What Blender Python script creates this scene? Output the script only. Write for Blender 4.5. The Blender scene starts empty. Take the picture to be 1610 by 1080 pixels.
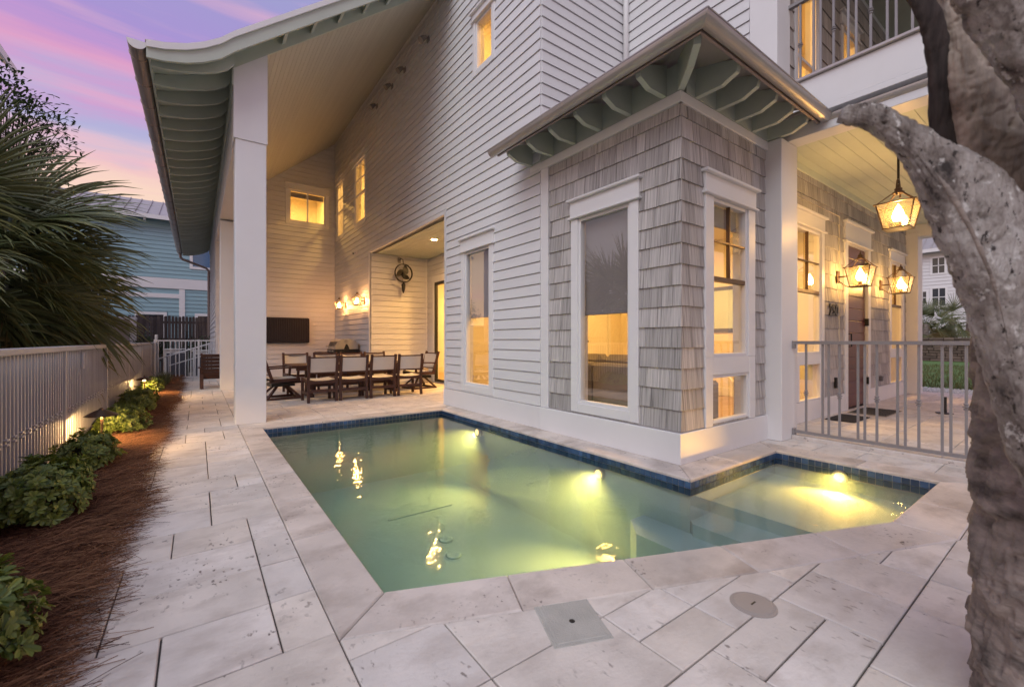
import bpy, bmesh, math, random
from mathutils import Vector, Matrix, noise
R = math.radians
random.seed(7)
rnd = random.Random(11)
scene = bpy.context.scene
COL = scene.collection

# ------------------------------------------------------------------ camera
cam_d = bpy.data.cameras.new('camera')
cam = bpy.data.objects.new('camera', cam_d)
COL.objects.link(cam)
YAW = math.atan2(805 - 311, 675.0)
cam.location = (0, 0, 1.1)
cam.rotation_euler = (R(90), 0, -YAW)
cam_d.sensor_width = 36.0
cam_d.sensor_fit = 'HORIZONTAL'
cam_d.lens = 36.0 * 675.0 / 1610.0
cam_d.shift_y = -5.0 / 1610.0
cam_d.clip_start = 0.05
cam_d.clip_end = 1500
cam_d.dof.use_dof = True
cam_d.dof.focus_distance = 5.5
cam_d.dof.aperture_fstop = 3.2
scene.camera = cam

# ------------------------------------------------------------------ world: dusk sky
SUN_EL, SUN_AZ = R(48), R(225)
world = bpy.data.worlds.new('World')
scene.world = world
world.use_nodes = True
wn, wl = world.node_tree.nodes, world.node_tree.links
wn.clear()
def W(t, **k):
    n = wn.new(t)
    for a, b in k.items():
        setattr(n, a, b)
    return n
w_out = W('ShaderNodeOutputWorld'); w_bg = W('ShaderNodeBackground')
w_tc = W('ShaderNodeTexCoord'); w_sep = W('ShaderNodeSeparateXYZ')
wl.new(w_tc.outputs['Generated'], w_sep.inputs[0])
w_map = W('ShaderNodeMapping'); w_map.inputs['Scale'].default_value = (1.3, 1.3, 9.0)
w_map.inputs['Rotation'].default_value = (R(4), R(-5), 0)
wl.new(w_tc.outputs['Generated'], w_map.inputs[0])
w_no = W('ShaderNodeTexNoise'); w_no.inputs['Scale'].default_value = 1.6; w_no.inputs['Detail'].default_value = 10
w_no.inputs['Roughness'].default_value = .62; w_no.inputs['Distortion'].default_value = .6
wl.new(w_map.outputs[0], w_no.inputs['Vector'])
w_ma = W('ShaderNodeMath', operation='MULTIPLY_ADD'); w_ma.inputs[1].default_value = .16
wl.new(w_no.outputs['Fac'], w_ma.inputs[0]); 
w_sub = W('ShaderNodeMath', operation='SUBTRACT'); w_sub.inputs[1].default_value = .08
wl.new(w_sep.outputs['Z'], w_sub.inputs[0]); wl.new(w_sub.outputs[0], w_ma.inputs[2])
w_rp = W('ShaderNodeValToRGB')
el = w_rp.color_ramp.elements
def srgb(r, g, b):
    f = lambda c: (c / 255 / 12.92) if c <= 10 else ((c / 255 + .055) / 1.055) ** 2.4
    return (f(r), f(g), f(b), 1)
stops = [(0.0, (236, 200, 178)), (.2, (240, 210, 188)), (.26, (244, 208, 190)), (.30, (236, 190, 192)), (.335, (196, 182, 210)), (.362, (172, 170, 212)),
         (.385, (196, 156, 205)), (.408, (214, 148, 194)), (.44, (188, 144, 204)), (.475, (164, 142, 206)), (.6, (156, 156, 204)), (.8, (156, 168, 204)), (1.0, (160, 172, 204))]
while len(el) < len(stops): el.new(.5)
for e, (p, c) in zip(el, stops):
    e.position = p; e.color = srgb(*c)
wl.new(w_ma.outputs[0], w_rp.inputs[0])
w_no2 = W('ShaderNodeTexNoise'); w_no2.inputs['Scale'].default_value = 2.3; w_no2.inputs['Detail'].default_value = 6
w_map2 = W('ShaderNodeMapping'); w_map2.inputs['Scale'].default_value = (1, 1.6, 11.0); w_map2.inputs['Location'].default_value = (3.1, 1.2, .4)
wl.new(w_tc.outputs['Generated'], w_map2.inputs[0]); wl.new(w_map2.outputs[0], w_no2.inputs['Vector'])
w_cr = W('ShaderNodeValToRGB'); w_cr.color_ramp.elements[0].position = .5; w_cr.color_ramp.elements[1].position = .72
w_cr.color_ramp.elements[1].color = (.55, .55, .55, 1)
wl.new(w_no2.outputs['Fac'], w_cr.inputs[0])
w_mix = W('ShaderNodeMix', data_type='RGBA'); w_mix.inputs[7].default_value = srgb(238, 178, 196)
wl.new(w_cr.outputs[0], w_mix.inputs[0]); wl.new(w_rp.outputs[0], w_mix.inputs[6])
w_sky = W('ShaderNodeTexSky', sky_type='NISHITA'); w_sky.sun_disc = False
w_sky.sun_elevation = R(2); w_sky.sun_rotation = R(-40)
w_add = W('ShaderNodeMix', data_type='RGBA', blend_type='ADD'); w_add.inputs[0].default_value = .03
wl.new(w_mix.outputs[2], w_add.inputs[6]); wl.new(w_sky.outputs[0], w_add.inputs[7])
wl.new(w_add.outputs[2], w_bg.inputs[0]); w_bg.inputs[1].default_value = 0.78
wl.new(w_bg.outputs[0], w_out.inputs[0])

# soft after-sunset key light
sun_d = bpy.data.lights.new('sun', 'SUN'); sun = bpy.data.objects.new('sun', sun_d); COL.objects.link(sun)
sun_d.energy = 1.5; sun_d.angle = R(50); sun_d.color = (.95, 1.0, .985)
sun.rotation_euler = Vector((1.4, .8, -1.75)).to_track_quat('-Z', 'Y').to_euler()
sun.location = (-6, -6, 9)

vs = scene.view_settings
scene.display_settings.display_device = 'sRGB'
vs.view_transform = 'Standard'; vs.look = 'None'; vs.exposure = 0.36; vs.gamma = 1.0; vs.use_curve_mapping = False
cy = scene.cycles
cy.use_denoising = True
cy.max_bounces = 8; cy.diffuse_bounces = 4; cy.glossy_bounces = 4; cy.transmission_bounces = 6; cy.transparent_max_bounces = 24
cy.caustics_reflective = False; cy.caustics_refractive = False
cy.sample_clamp_indirect = 4.0

# ------------------------------------------------------------------ materials
MATS = {}
def new_mat(name):
    m = bpy.data.materials.new(name); m.use_nodes = True
    MATS[name] = m
    return m, m.node_tree.nodes, m.node_tree.links, m.node_tree.nodes['Principled BSDF']
def N(nodes, t, **k):
    n = nodes.new(t)
    for a, b in k.items(): setattr(n, a, b)
    return n
def surf(name, col, rough=.6, metal=0, var=.1, vscale=(4, 4, 4), detail=5, rand=.08, bump=.0, bscale=(60, 60, 60), dark=None, dscale=(3, 3, 3),
         dpos=(.55, .75), dfac=.6, spec=.4, speck=None, sscale=(30, 30, 30), spos=(.0, .12), alt=None):
    """paint, wood, stone: base colour x large noise x per-piece random, optional stain colour, pits and bump"""
    m, n, l, b = new_mat(name)
    tc = N(n, 'ShaderNodeTexCoord'); oi = N(n, 'ShaderNodeObjectInfo')
    off = N(n, 'ShaderNodeVectorMath', operation='MULTIPLY_ADD')
    sc = N(n, 'ShaderNodeCombineXYZ')
    for i, k in enumerate((37.0, 61.0, 23.0)):
        mm = N(n, 'ShaderNodeMath', operation='MULTIPLY'); mm.inputs[1].default_value = k
        l.new(oi.outputs['Random'], mm.inputs[0]); l.new(mm.outputs[0], sc.inputs[i])
    ad = N(n, 'ShaderNodeVectorMath', operation='ADD')
    l.new(tc.outputs['Object'], ad.inputs[0])
    if rand: l.new(sc.outputs[0], ad.inputs[1])
    vec = ad.outputs[0]
    def noise_(scale, det=detail, rough_=.55):
        mp = N(n, 'ShaderNodeMapping'); mp.inputs['Scale'].default_value = scale
        l.new(vec, mp.inputs[0])
        t = N(n, 'ShaderNodeTexNoise'); t.inputs['Scale'].default_value = 1; t.inputs['Detail'].default_value = det
        t.inputs['Roughness'].default_value = rough_
        l.new(mp.outputs[0], t.inputs['Vector'])
        return t.outputs['Fac']
    nz = noise_(vscale)
    mr = N(n, 'ShaderNodeMapRange'); mr.inputs[1].default_value = .25; mr.inputs[2].default_value = .75
    mr.inputs[3].default_value = 1 - var; mr.inputs[4].default_value = 1 + var
    l.new(nz, mr.inputs[0])
    rr = N(n, 'ShaderNodeMapRange'); rr.inputs[3].default_value = 1 - rand; rr.inputs[4].default_value = 1 + rand
    l.new(oi.outputs['Random'], rr.inputs[0])
    mu = N(n, 'ShaderNodeMath', operation='MULTIPLY'); l.new(mr.outputs[0], mu.inputs[0]); l.new(rr.outputs[0], mu.inputs[1])
    cc = N(n, 'ShaderNodeVectorMath', operation='SCALE'); cc.inputs[0].default_value = col[:3]
    l.new(mu.outputs[0], cc.inputs['Scale'])
    out = cc.outputs[0]
    if alt is not None:
        fm = N(n, 'ShaderNodeMath', operation='MULTIPLY'); fm.inputs[1].default_value = 13.7; l.new(oi.outputs['Random'], fm.inputs[0])
        ff = N(n, 'ShaderNodeMath', operation='FRACT'); l.new(fm.outputs[0], ff.inputs[0])
        ca = N(n, 'ShaderNodeVectorMath', operation='SCALE'); ca.inputs[0].default_value = alt; l.new(mu.outputs[0], ca.inputs['Scale'])
        mxa = N(n, 'ShaderNodeMix', data_type='RGBA'); l.new(ff.outputs[0], mxa.inputs[0]); l.new(out, mxa.inputs[6]); l.new(ca.outputs[0], mxa.inputs[7]); out = mxa.outputs[2]
    if dark is not None:
        r = N(n, 'ShaderNodeValToRGB'); r.color_ramp.elements[0].position = dpos[0]; r.color_ramp.elements[1].position = dpos[1]
        r.color_ramp.elements[1].color = (dfac, dfac, dfac, 1)
        l.new(noise_(dscale, 6, .6), r.inputs[0])
        mx = N(n, 'ShaderNodeMix', data_type='RGBA'); mx.inputs[7].default_value = (*dark[:3], 1)
        l.new(r.outputs[0], mx.inputs[0]); l.new(out, mx.inputs[6]); out = mx.outputs[2]
    if speck is not None:
        mp = N(n, 'ShaderNodeMapping'); mp.inputs['Scale'].default_value = sscale; l.new(vec, mp.inputs[0])
        vo = N(n, 'ShaderNodeTexNoise'); vo.inputs['Scale'].default_value = 1; vo.inputs['Detail'].default_value = 3; l.new(mp.outputs[0], vo.inputs['Vector'])
        r = N(n, 'ShaderNodeValToRGB'); r.color_ramp.elements[0].position = spos[0]; r.color_ramp.elements[1].position = spos[1]
        r.color_ramp.elements[0].color = (1, 1, 1, 1); r.color_ramp.elements[1].color = (0, 0, 0, 1)
        l.new(vo.outputs['Fac'], r.inputs[0])
        rm = N(n, 'ShaderNodeMapRange'); rm.inputs[1].default_value = .48; rm.inputs[2].default_value = .66; l.new(noise_((3.1, 3.6, 3), 3), rm.inputs[0])
        pm_ = N(n, 'ShaderNodeMath', operation='MULTIPLY'); l.new(r.outputs[0], pm_.inputs[0]); l.new(rm.outputs[0], pm_.inputs[1])
        mx = N(n, 'ShaderNodeMix', data_type='RGBA'); mx.inputs[7].default_value = (*speck[:3], 1)
        l.new(pm_.outputs[0], mx.inputs[0]); l.new(out, mx.inputs[6]); out = mx.outputs[2]
    l.new(out, b.inputs['Base Color'])
    b.inputs['Roughness'].default_value = rough; b.inputs['Metallic'].default_value = metal
    b.inputs['Specular IOR Level'].default_value = spec
    if bump:
        bp = N(n, 'ShaderNodeBump'); bp.inputs['Strength'].default_value = bump; bp.inputs['Distance'].default_value = .01
        l.new(noise_(bscale, 4), bp.inputs['Height']); l.new(bp.outputs[0], b.inputs['Normal'])
    return m
def emit(name, col, strength):
    m, n, l, b = new_mat(name)
    b.inputs['Base Color'].default_value = (*col, 1); b.inputs['Emission Color'].default_value = (*col, 1); b.inputs['Emission Strength'].default_value = strength
    return m
def glass(name, k=1.5, ior=1.5, tint=(1, 1, 1), rough=.0):
    m, n, l, b = new_mat(name)
    n.remove(b)
    tr = N(n, 'ShaderNodeBsdfTransparent'); tr.inputs[0].default_value = (*tint, 1)
    gl = N(n, 'ShaderNodeBsdfGlossy'); gl.inputs['Roughness'].default_value = rough
    lw = N(n, 'ShaderNodeLayerWeight'); pw_ = N(n, 'ShaderNodeMath', operation='POWER'); pw_.inputs[1].default_value = 4.0
    l.new(lw.outputs['Facing'], pw_.inputs[0])
    mu = N(n, 'ShaderNodeMath', operation='MULTIPLY_ADD', use_clamp=True); mu.inputs[1].default_value = 1 - k; mu.inputs[2].default_value = k
    l.new(pw_.outputs[0], mu.inputs[0])
    mx = N(n, 'ShaderNodeMixShader'); l.new(mu.outputs[0], mx.inputs[0]); l.new(tr.outputs[0], mx.inputs[1]); l.new(gl.outputs[0], mx.inputs[2])
    l.new(mx.outputs[0], n['Material Output'].inputs['Surface'])
    return m

M_sid = surf('siding_paint', (.66, .655, .67), .5, var=.04, vscale=(1.2, 1.2, 5), rand=.03, bump=.15, bscale=(8, 8, 160), dark=(.5, .48, .47), dscale=(.7, .7, .5), dpos=(.55, .85), dfac=.25)
M_trim = surf('trim_paint', (.72, .71, .72), .42, var=.03, vscale=(2, 2, 2), rand=.02, dark=(.56, .54, .52), dscale=(1.1, 1.1, .7), dpos=(.6, .9), dfac=.3)
M_sage = surf('sage_paint', (.46, .505, .445), .5, var=.06, vscale=(3, 3, 3), rand=.05)
M_ceil = surf('ceiling_paint', (.50, .50, .44), .5, var=.04, vscale=(3, 1, 3), rand=.04)
M_porchceil = surf('porch_ceiling_paint', (.58, .62, .52), .5, var=.04, rand=.04)
M_shin, M_shin_f = [surf('weathered_shingle' + k, (.42, .395, .385), .85, var=.36, vscale=(95 * p + 2, 95 * q + 2, 1.8), detail=8, rand=.2, bump=.22, bscale=(120 * p + 2, 120 * q + 2, 2.5), dark=(.10, .088, .084), dscale=(46 * p + 1, 46 * q + 1, 1.2), dpos=(.53, .70), dfac=.75)
                    for k, p, q in (('', 0, 1), ('_front', 1, 0))]
M_trav = surf('travertine', (.66, .585, .525), .6, var=.17, vscale=(3.6, 2.2, 2.4), detail=9, rand=.09, bump=.35, bscale=(40, 60, 40), dark=(.43, .365, .325), dscale=(4.2, 7.5, 2.6), dpos=(.47, .74), dfac=.75,
              speck=(.17, .135, .12), sscale=(42, 22, 26), spos=(.32, .385), spec=.3, alt=(.64, .585, .555))
M_cop = surf('travertine_coping', (.62, .535, .475), .58, var=.22, vscale=(2.6, 2.6, 2.2), detail=9, rand=.08, bump=.35, bscale=(40, 60, 40), dark=(.31, .25, .215), dscale=(3.0, 3.8, 2.6), dpos=(.48, .72), dfac=.75,
              speck=(.15, .12, .11), sscale=(44, 40, 26), spos=(.33, .385), spec=.3, alt=(.57, .505, .47))
M_bed = surf('joint_sand', (.10, .085, .075), .95, rand=0)
M_gut = surf('gutter_metal', (.44, .41, .39), .36, metal=.45, var=.12, vscale=(2, 2, 2), rand=.03)
M_gutd = surf('bronze_gutter', (.36, .29, .265), .38, metal=.6, var=.1, rand=.03)
M_rail = surf('rail_paint', (.27, .255, .26), .45, var=.06, rand=.05, metal=.2)
M_fence = surf('fence_paint', (.40, .39, .42), .5, var=.08, vscale=(5, 5, 1), rand=.1)
M_fence2 = surf('fence_board_grey', (.115, .11, .13), .6, var=.2, vscale=(12, 12, .8), rand=.1)
M_brown = surf('brown_frame', (.065, .028, .022), .45, var=.15, rand=.08)
M_sling = surf('sling_fabric', (.60, .57, .53), .75, var=.05, rand=.05, bump=.1, bscale=(300, 300, 300))
M_black = surf('black_metal', (.018, .016, .015), .4, var=.1, rand=.02)
M_bronze = surf('lantern_bronze', (.12, .075, .05), .38, metal=.7, var=.15, rand=.04)
M_cover = surf('dark_cover_fabric', (.025, .02, .025), .7, var=.1, rand=0)
M_ss = surf('stainless', (.55, .52, .48), .28, metal=.95, var=.06, rand=0)
M_door = surf('maroon_door', (.115, .030, .030), .38, var=.12, vscale=(3, 3, 20), rand=.06)
M_room = surf('room_wall_paint', (.74, .68, .56), .6, var=.02, rand=0)
M_roomfl = surf('room_floor_wood', (.40, .28, .18), .4, var=.15, vscale=(1, 14, 1), rand=0)
M_white = surf('white_lacquer', (.78, .76, .72), .4, var=.02, rand=0)
M_sofa = surf('sofa_fabric', (.20, .185, .18), .9, var=.08, rand=.04, bump=.1, bscale=(200, 200, 200))
M_shade = surf('roller_shade', (.36, .315, .30), .7, var=.04, rand=0)
M_shell = surf('pool_plaster', (.51, .62, .60), .7, var=.08, vscale=(3, 3, 3), rand=0)
M_tile = surf('blue_glass_tile', (.035, .07, .15), .18, var=.3, vscale=(9, 9, 9), rand=.45, spec=.6)
M_grout = surf('tile_grout', (.48, .46, .44), .8, rand=0)
M_straw = surf('pine_straw', (.16, .075, .045), .85, var=.5, vscale=(40, 40, 40), rand=0)
M_soil = surf('mulch_base', (.075, .04, .028), .95, var=.5, vscale=(60, 60, 60), rand=0, bump=.8, bscale=(90, 90, 90))
M_grass = surf('lawn_grass', (.085, .15, .035), .9, var=.35, vscale=(3, 3, 3), rand=0)
M_ground = surf('sandy_ground', (.24, .22, .19), .95, var=.2, vscale=(.8, .8, .8), rand=0)
M_gravel = surf('white_gravel', (.52, .50, .48), .9, var=.5, vscale=(30, 30, 30), rand=0)
M_stone = surf('stacked_stone', (.13, .095, .075), .9, var=.35, vscale=(5, 5, 12), rand=.3)
M_blue = surf('blue_siding', (.27, .42, .47), .55, var=.05, vscale=(1, 1, 4), rand=.04)
M_roofm = surf('metal_roof', (.40, .36, .35), .45, metal=.3, var=.1, rand=.05)
M_wood = surf('grey_fence_wood', (.095, .075, .07), .85, var=.35, vscale=(20, 20, 1.5), rand=.25, bump=.4, bscale=(60, 60, 3))
M_dkglass = surf('dark_window_glass', (.03, .035, .045), .08, var=.05, rand=0, spec=.9)
M_blglass = surf('blue_window_glass', (.05, .13, .26), .1, var=.1, rand=0, spec=.8)
M_concrete = surf('tan_stucco', (.36, .31, .28), .85, var=.1, rand=0)
M_rubber = surf('mat_rubber', (.02, .02, .022), .8, rand=0)
M_matw = surf('mat_weave_pale', (.30, .25, .20), .9, rand=0)
M_skim = surf('grey_plastic_lid', (.42, .40, .365), .55, var=.14, vscale=(8, 8, 8), rand=0, bump=.5, bscale=(160, 160, 160))
M_lid = surf('beige_plastic_lid', (.33, .29, .27), .5, var=.08, rand=0)
M_glass = glass('window_glass', .26)
M_lglass = glass('lantern_glass', .05, tint=(1, .95, .82))
n = M_lglass.node_tree.nodes; l = M_lglass.node_tree.links
tlg = N(n, 'ShaderNodeBsdfTranslucent'); tlg.inputs[0].default_value = (1, .86, .6, 1)
out_ = n['Material Output']; prev = out_.inputs['Surface'].links[0].from_socket
msg = N(n, 'ShaderNodeMixShader'); msg.inputs[0].default_value = .05
l.new(prev, msg.inputs[1]); l.new(tlg.outputs[0], msg.inputs[2]); l.new(msg.outputs[0], out_.inputs['Surface'])
M_bulb = emit('lantern_flame', (1.0, .56, .17), 160)
M_bulb2 = emit('patio_lantern_flame', (1.0, .47, .16), 430)
M_lens = emit('pool_light_lens', (1.0, .66, .22), 2.2)
M_down = emit('downlight_lens', (1.0, .54, .18), 1900)
M_pbulb = emit('path_light_bulb', (1.0, .60, .22), 1500)
def leaf(name, col, col2, rough=.5, sub=.25):
    m, n, l, b = new_mat(name)
    g = N(n, 'ShaderNodeNewGeometry'); mx = N(n, 'ShaderNodeMix', data_type='RGBA')
    mx.inputs[6].default_value = (*col, 1); mx.inputs[7].default_value = (*col2, 1)
    l.new(g.outputs['Random Per Island'], mx.inputs[0])
    n.remove(b)
    b = N(n, 'ShaderNodeBsdfPrincipled'); b.inputs['Roughness'].default_value = rough
    l.new(mx.outputs[2], b.inputs['Base Color'])
    tl = N(n, 'ShaderNodeBsdfTranslucent'); l.new(mx.outputs[2], tl.inputs[0])
    ms = N(n, 'ShaderNodeMixShader'); ms.inputs[0].default_value = sub
    l.new(b.outputs[0], ms.inputs[1]); l.new(tl.outputs[0], ms.inputs[2]); l.new(ms.outputs[0], n['Material Output'].inputs['Surface'])
    return m
M_leaf = leaf('shrub_leaf', (.05, .09, .016), (.21, .255, .05), .4)
M_leaf2 = leaf('tree_leaf', (.020, .040, .014), (.06, .085, .03), .5)
M_palm = leaf('palm_leaf', (.055, .08, .03), (.20, .205, .085), .4, .25)
M_palmdry = leaf('palm_leaf_yellowing', (.16, .13, .045), (.24, .18, .07), .5, .2)
M_grassleaf = leaf('ornamental_grass', (.06, .09, .025), (.16, .15, .05), .5)
# palm bark
m, n, l, b = new_mat('palm_bark'); M_bark = m
tc = N(n, 'ShaderNodeTexCoord')
def nz(scale, det=6, src='Object'):
    mp = N(n, 'ShaderNodeMapping'); mp.inputs['Scale'].default_value = scale; l.new(tc.outputs[src], mp.inputs[0])
    t = N(n, 'ShaderNodeTexNoise'); t.inputs['Scale'].default_value = 1; t.inputs['Detail'].default_value = det; t.inputs['Roughness'].default_value = .65
    l.new(mp.outputs[0], t.inputs['Vector']); return t.outputs['Fac']
r1 = N(n, 'ShaderNodeValToRGB')
for p, c in ((.33, (.05, .04, .036)), (.40, (.22, .185, .165)), (.52, (.42, .375, .345)), (.7, (.58, .545, .52))):
    e = r1.color_ramp.elements.new(p); e.color = (*c, 1)
l.new(nz((13, 13, 7)), r1.inputs[0])
r2 = N(n, 'ShaderNodeValToRGB'); r2.color_ramp.elements[0].position = .60; r2.color_ramp.elements[1].position = .66
l.new(nz((34, 34, 26), 3), r2.inputs[0])
mx = N(n, 'ShaderNodeMix', data_type='RGBA'); mx.inputs[7].default_value = (.72, .69, .66, 1)
l.new(r2.outputs[0], mx.inputs[0]); l.new(r1.outputs[0], mx.inputs[6]); r3 = N(n, 'ShaderNodeValToRGB'); r3.color_ramp.elements[0].position = .34; r3.color_ramp.elements[1].position = .40
r3.color_ramp.elements[0].color = (1, 1, 1, 1); r3.color_ramp.elements[1].color = (0, 0, 0, 1)
l.new(nz((70, 70, 40), 4), r3.inputs[0])
mx3 = N(n, 'ShaderNodeMix', data_type='RGBA'); mx3.inputs[7].default_value = (.05, .04, .036, 1)
l.new(r3.outputs[0], mx3.inputs[0]); l.new(mx.outputs[2], mx3.inputs[6]); l.new(mx3.outputs[2], b.inputs['Base Color'])
b.inputs['Roughness'].default_value = .9
bp = N(n, 'ShaderNodeBump'); bp.inputs['Strength'].default_value = 1.0; bp.inputs['Distance'].default_value = .03
l.new(nz((60, 60, 16)), bp.inputs['Height']); l.new(bp.outputs[0], b.inputs['Normal'])
M_bark2 = surf('palm_fibre_dark', (.06, .045, .04), .9, var=.5, vscale=(90, 90, 4), rand=.1, bump=.6, bscale=(120, 120, 4))
M_boot = surf('palm_boot_brown', (.42, .34, .28), .85, var=.5, vscale=(34, 34, 8), rand=.1, bump=.6, bscale=(50, 50, 14), dark=(.06, .045, .04), dscale=(9, 9, 5), dpos=(.5, .7), dfac=.8)
M_btrunk = surf('palm_trunk_lower', (.24, .20, .175), .9, var=.55, vscale=(10, 10, 22), rand=.05, bump=.9, bscale=(24, 24, 60), dark=(.025, .02, .018), dscale=(7, 7, 16), dpos=(.5, .68), dfac=.85)
# water
m, n, l, b = new_mat('pool_water'); M_water = m
n.remove(b)
tr = N(n, 'ShaderNodeBsdfTransparent'); gl = N(n, 'ShaderNodeBsdfGlossy'); gl.inputs['Roughness'].default_value = .03
fr = N(n, 'ShaderNodeFresnel'); fr.inputs['IOR'].default_value = 1.36
tcw = N(n, 'ShaderNodeTexCoord'); nw = N(n, 'ShaderNodeTexNoise'); nw.inputs['Scale'].default_value = 9; nw.inputs['Detail'].default_value = 3
l.new(tcw.outputs['Object'], nw.inputs['Vector'])
bpw = N(n, 'ShaderNodeBump'); bpw.inputs['Strength'].default_value = .08; bpw.inputs['Distance'].default_value = .05
l.new(nw.outputs['Fac'], bpw.inputs['Height']); l.new(bpw.outputs[0], gl.inputs['Normal'])
mxw = N(n, 'ShaderNodeMixShader'); l.new(fr.outputs[0], mxw.inputs[0]); l.new(tr.outputs[0], mxw.inputs[1]); l.new(gl.outputs[0], mxw.inputs[2])
va = N(n, 'ShaderNodeVolumeAbsorption'); va.inputs['Color'].default_value = (.26, .80, .90, 1); va.inputs['Density'].default_value = .40
l.new(mxw.outputs[0], n['Material Output'].inputs['Surface']); 
vsc = N(n, 'ShaderNodeVolumeScatter'); vsc.inputs['Color'].default_value = (.62, .96, .95, 1); vsc.inputs['Density'].default_value = .30; vsc.inputs['Anisotropy'].default_value = .3
vadd = N(n, 'ShaderNodeAddShader'); l.new(va.outputs[0], vadd.inputs[0]); l.new(vsc.outputs[0], vadd.inputs[1]); l.new(vadd.outputs[0], n['Material Output'].inputs['Volume'])

# ------------------------------------------------------------------ mesh helpers
class MB:
    def __init__(s): s.v, s.f, s.mi = [], [], []
    def add(s, vs_, fs, mi=0):
        o = len(s.v); s.v += [tuple(q) for q in vs_]; s.f += [tuple(i + o for i in f) for f in fs]; s.mi += [mi] * len(fs); return s
    def box(s, x0, x1, y0, y1, z0, z1, mi=0):
        return s.add([(x0, y0, z0), (x1, y0, z0), (x1, y1, z0), (x0, y1, z0), (x0, y0, z1), (x1, y0, z1), (x1, y1, z1), (x0, y1, z1)],
                     [(0, 3, 2, 1), (4, 5, 6, 7), (0, 1, 5, 4), (1, 2, 6, 5), (2, 3, 7, 6), (3, 0, 4, 7)], mi)
    def cbox(s, x0, x1, y0, y1, z0, z1, c=.006, mi=0):
        """box with chamfered edges"""
        X, Y, Z = (x0, x1), (y0, y1), (z0, z1)
        vs_, idx = [], {}
        for i in (0, 1):
            for j in (0, 1):
                for k in (0, 1):
                    sx, sy, sz = (c, -c)[i], (c, -c)[j], (c, -c)[k]
                    for a, p in (('x', (X[i], Y[j] + sy, Z[k] + sz)), ('y', (X[i] + sx, Y[j], Z[k] + sz)), ('z', (X[i] + sx, Y[j] + sy, Z[k]))):
                        idx[i, j, k, a] = len(vs_); vs_.append(p)
        fs = []
        I = lambda i, j, k, a: idx[i, j, k, a]
        for q in (0, 1):
            fs.append([I(q, 0, 0, 'x'), I(q, 1, 0, 'x'), I(q, 1, 1, 'x'), I(q, 0, 1, 'x')][::1 if q else -1])
            fs.append([I(0, q, 0, 'y'), I(1, q, 0, 'y'), I(1, q, 1, 'y'), I(0, q, 1, 'y')][::-1 if q else 1])
            fs.append([I(0, 0, q, 'z'), I(1, 0, q, 'z'), I(1, 1, q, 'z'), I(0, 1, q, 'z')][::1 if q else -1])
        for i in (0, 1):
            for j in (0, 1):
                fs.append([I(i, j, 0, 'x'), I(i, j, 1, 'x'), I(i, j, 1, 'y'), I(i, j, 0, 'y')])
                fs.append([I(i, 0, j, 'x'), I(i, 1, j, 'x'), I(i, 1, j, 'z'), I(i, 0, j, 'z')])
                fs.append([I(0, i, j, 'y'), I(1, i, j, 'y'), I(1, i, j, 'z'), I(0, i, j, 'z')])
                for k in (0, 1): fs.append([I(i, j, k, 'x'), I(i, j, k, 'y'), I(i, j, k, 'z')])
        return s.add(vs_, fs, mi)
    def bar(s, a, b, w, h, up=(0, 0, 1), mi=0):
        a, b = Vector(a), Vector(b); d = (b - a).normalized(); u = Vector(up)
        if abs(d.dot(u)) > .98: u = Vector((1, 0, 0))
        r = d.cross(u).normalized() * w / 2; q = r.cross(d).normalized() * h / 2
        vs_ = [p + r * i + q * j for p in (a, b) for i, j in ((-1, -1), (1, -1), (1, 1), (-1, 1))]
        return s.add(vs_, [(0, 1, 2, 3)[::-1], (4, 5, 6, 7), (0, 1, 5, 4), (1, 2, 6, 5), (2, 3, 7, 6), (3, 0, 4, 7)], mi)
    def tube(s, pts, rad, n=10, cap=True, mi=0):
        pts = [Vector(p) for p in pts]; o = len(s.v)
        if not hasattr(rad, '__len__'): rad = [rad] * len(pts)
        ref = None
        for i, p in enumerate(pts):
            d = (pts[min(i + 1, len(pts) - 1)] - pts[max(i - 1, 0)]).normalized()
            if ref is None:
                ref = d.orthogonal().normalized()
            else:
                ref = (ref - d * ref.dot(d)).normalized()
            c = d.cross(ref)
            for k in range(n):
                t = 2 * math.pi * k / n
                s.v.append(tuple(p + (ref * math.cos(t) + c * math.sin(t)) * rad[i]))
        for i in range(len(pts) - 1):
            for k in range(n):
                s.f.append((o + i * n + k, o + i * n + (k + 1) % n, o + (i + 1) * n + (k + 1) % n, o + (i + 1) * n + k)); s.mi.append(mi)
        if cap:
            s.f.append(tuple(o + k for k in range(n))[::-1]); s.f.append(tuple(o + (len(pts) - 1) * n + k for k in range(n))); s.mi += [mi, mi]
        return s
    def lathe(s, prof, c=(0, 0, 0), n=16, mi=0, cap=True):
        o = len(s.v)
        for r, z in prof:
            for k in range(n):
                t = 2 * math.pi * k / n + math.pi / n
                s.v.append((c[0] + r * math.cos(t), c[1] + r * math.sin(t), c[2] + z))
        for i in range(len(prof) - 1):
            for k in range(n):
                s.f.append((o + i * n + k, o + i * n + (k + 1) % n, o + (i + 1) * n + (k + 1) % n, o + (i + 1) * n + k)); s.mi.append(mi)
        if cap: s.f.append(tuple(o + k for k in range(n))[::-1]); s.f.append(tuple(o + (len(prof) - 1) * n + k for k in range(n))); s.mi += [mi, mi]
        return s
    def prism(s, poly, f, a, b, mi=0):
        """poly: 2-D outline, f(p, q, t): 3-D point; extruded between t=a and t=b"""
        n = len(poly)
        vs_ = [f(p, q, a) for p, q in poly] + [f(p, q, b) for p, q in poly]
        fs = [tuple(range(n))[::-1], tuple(range(n, 2 * n))] + [(i, (i + 1) % n, n + (i + 1) % n, n + i) for i in range(n)]
        return s.add(vs_, fs, mi)
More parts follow.
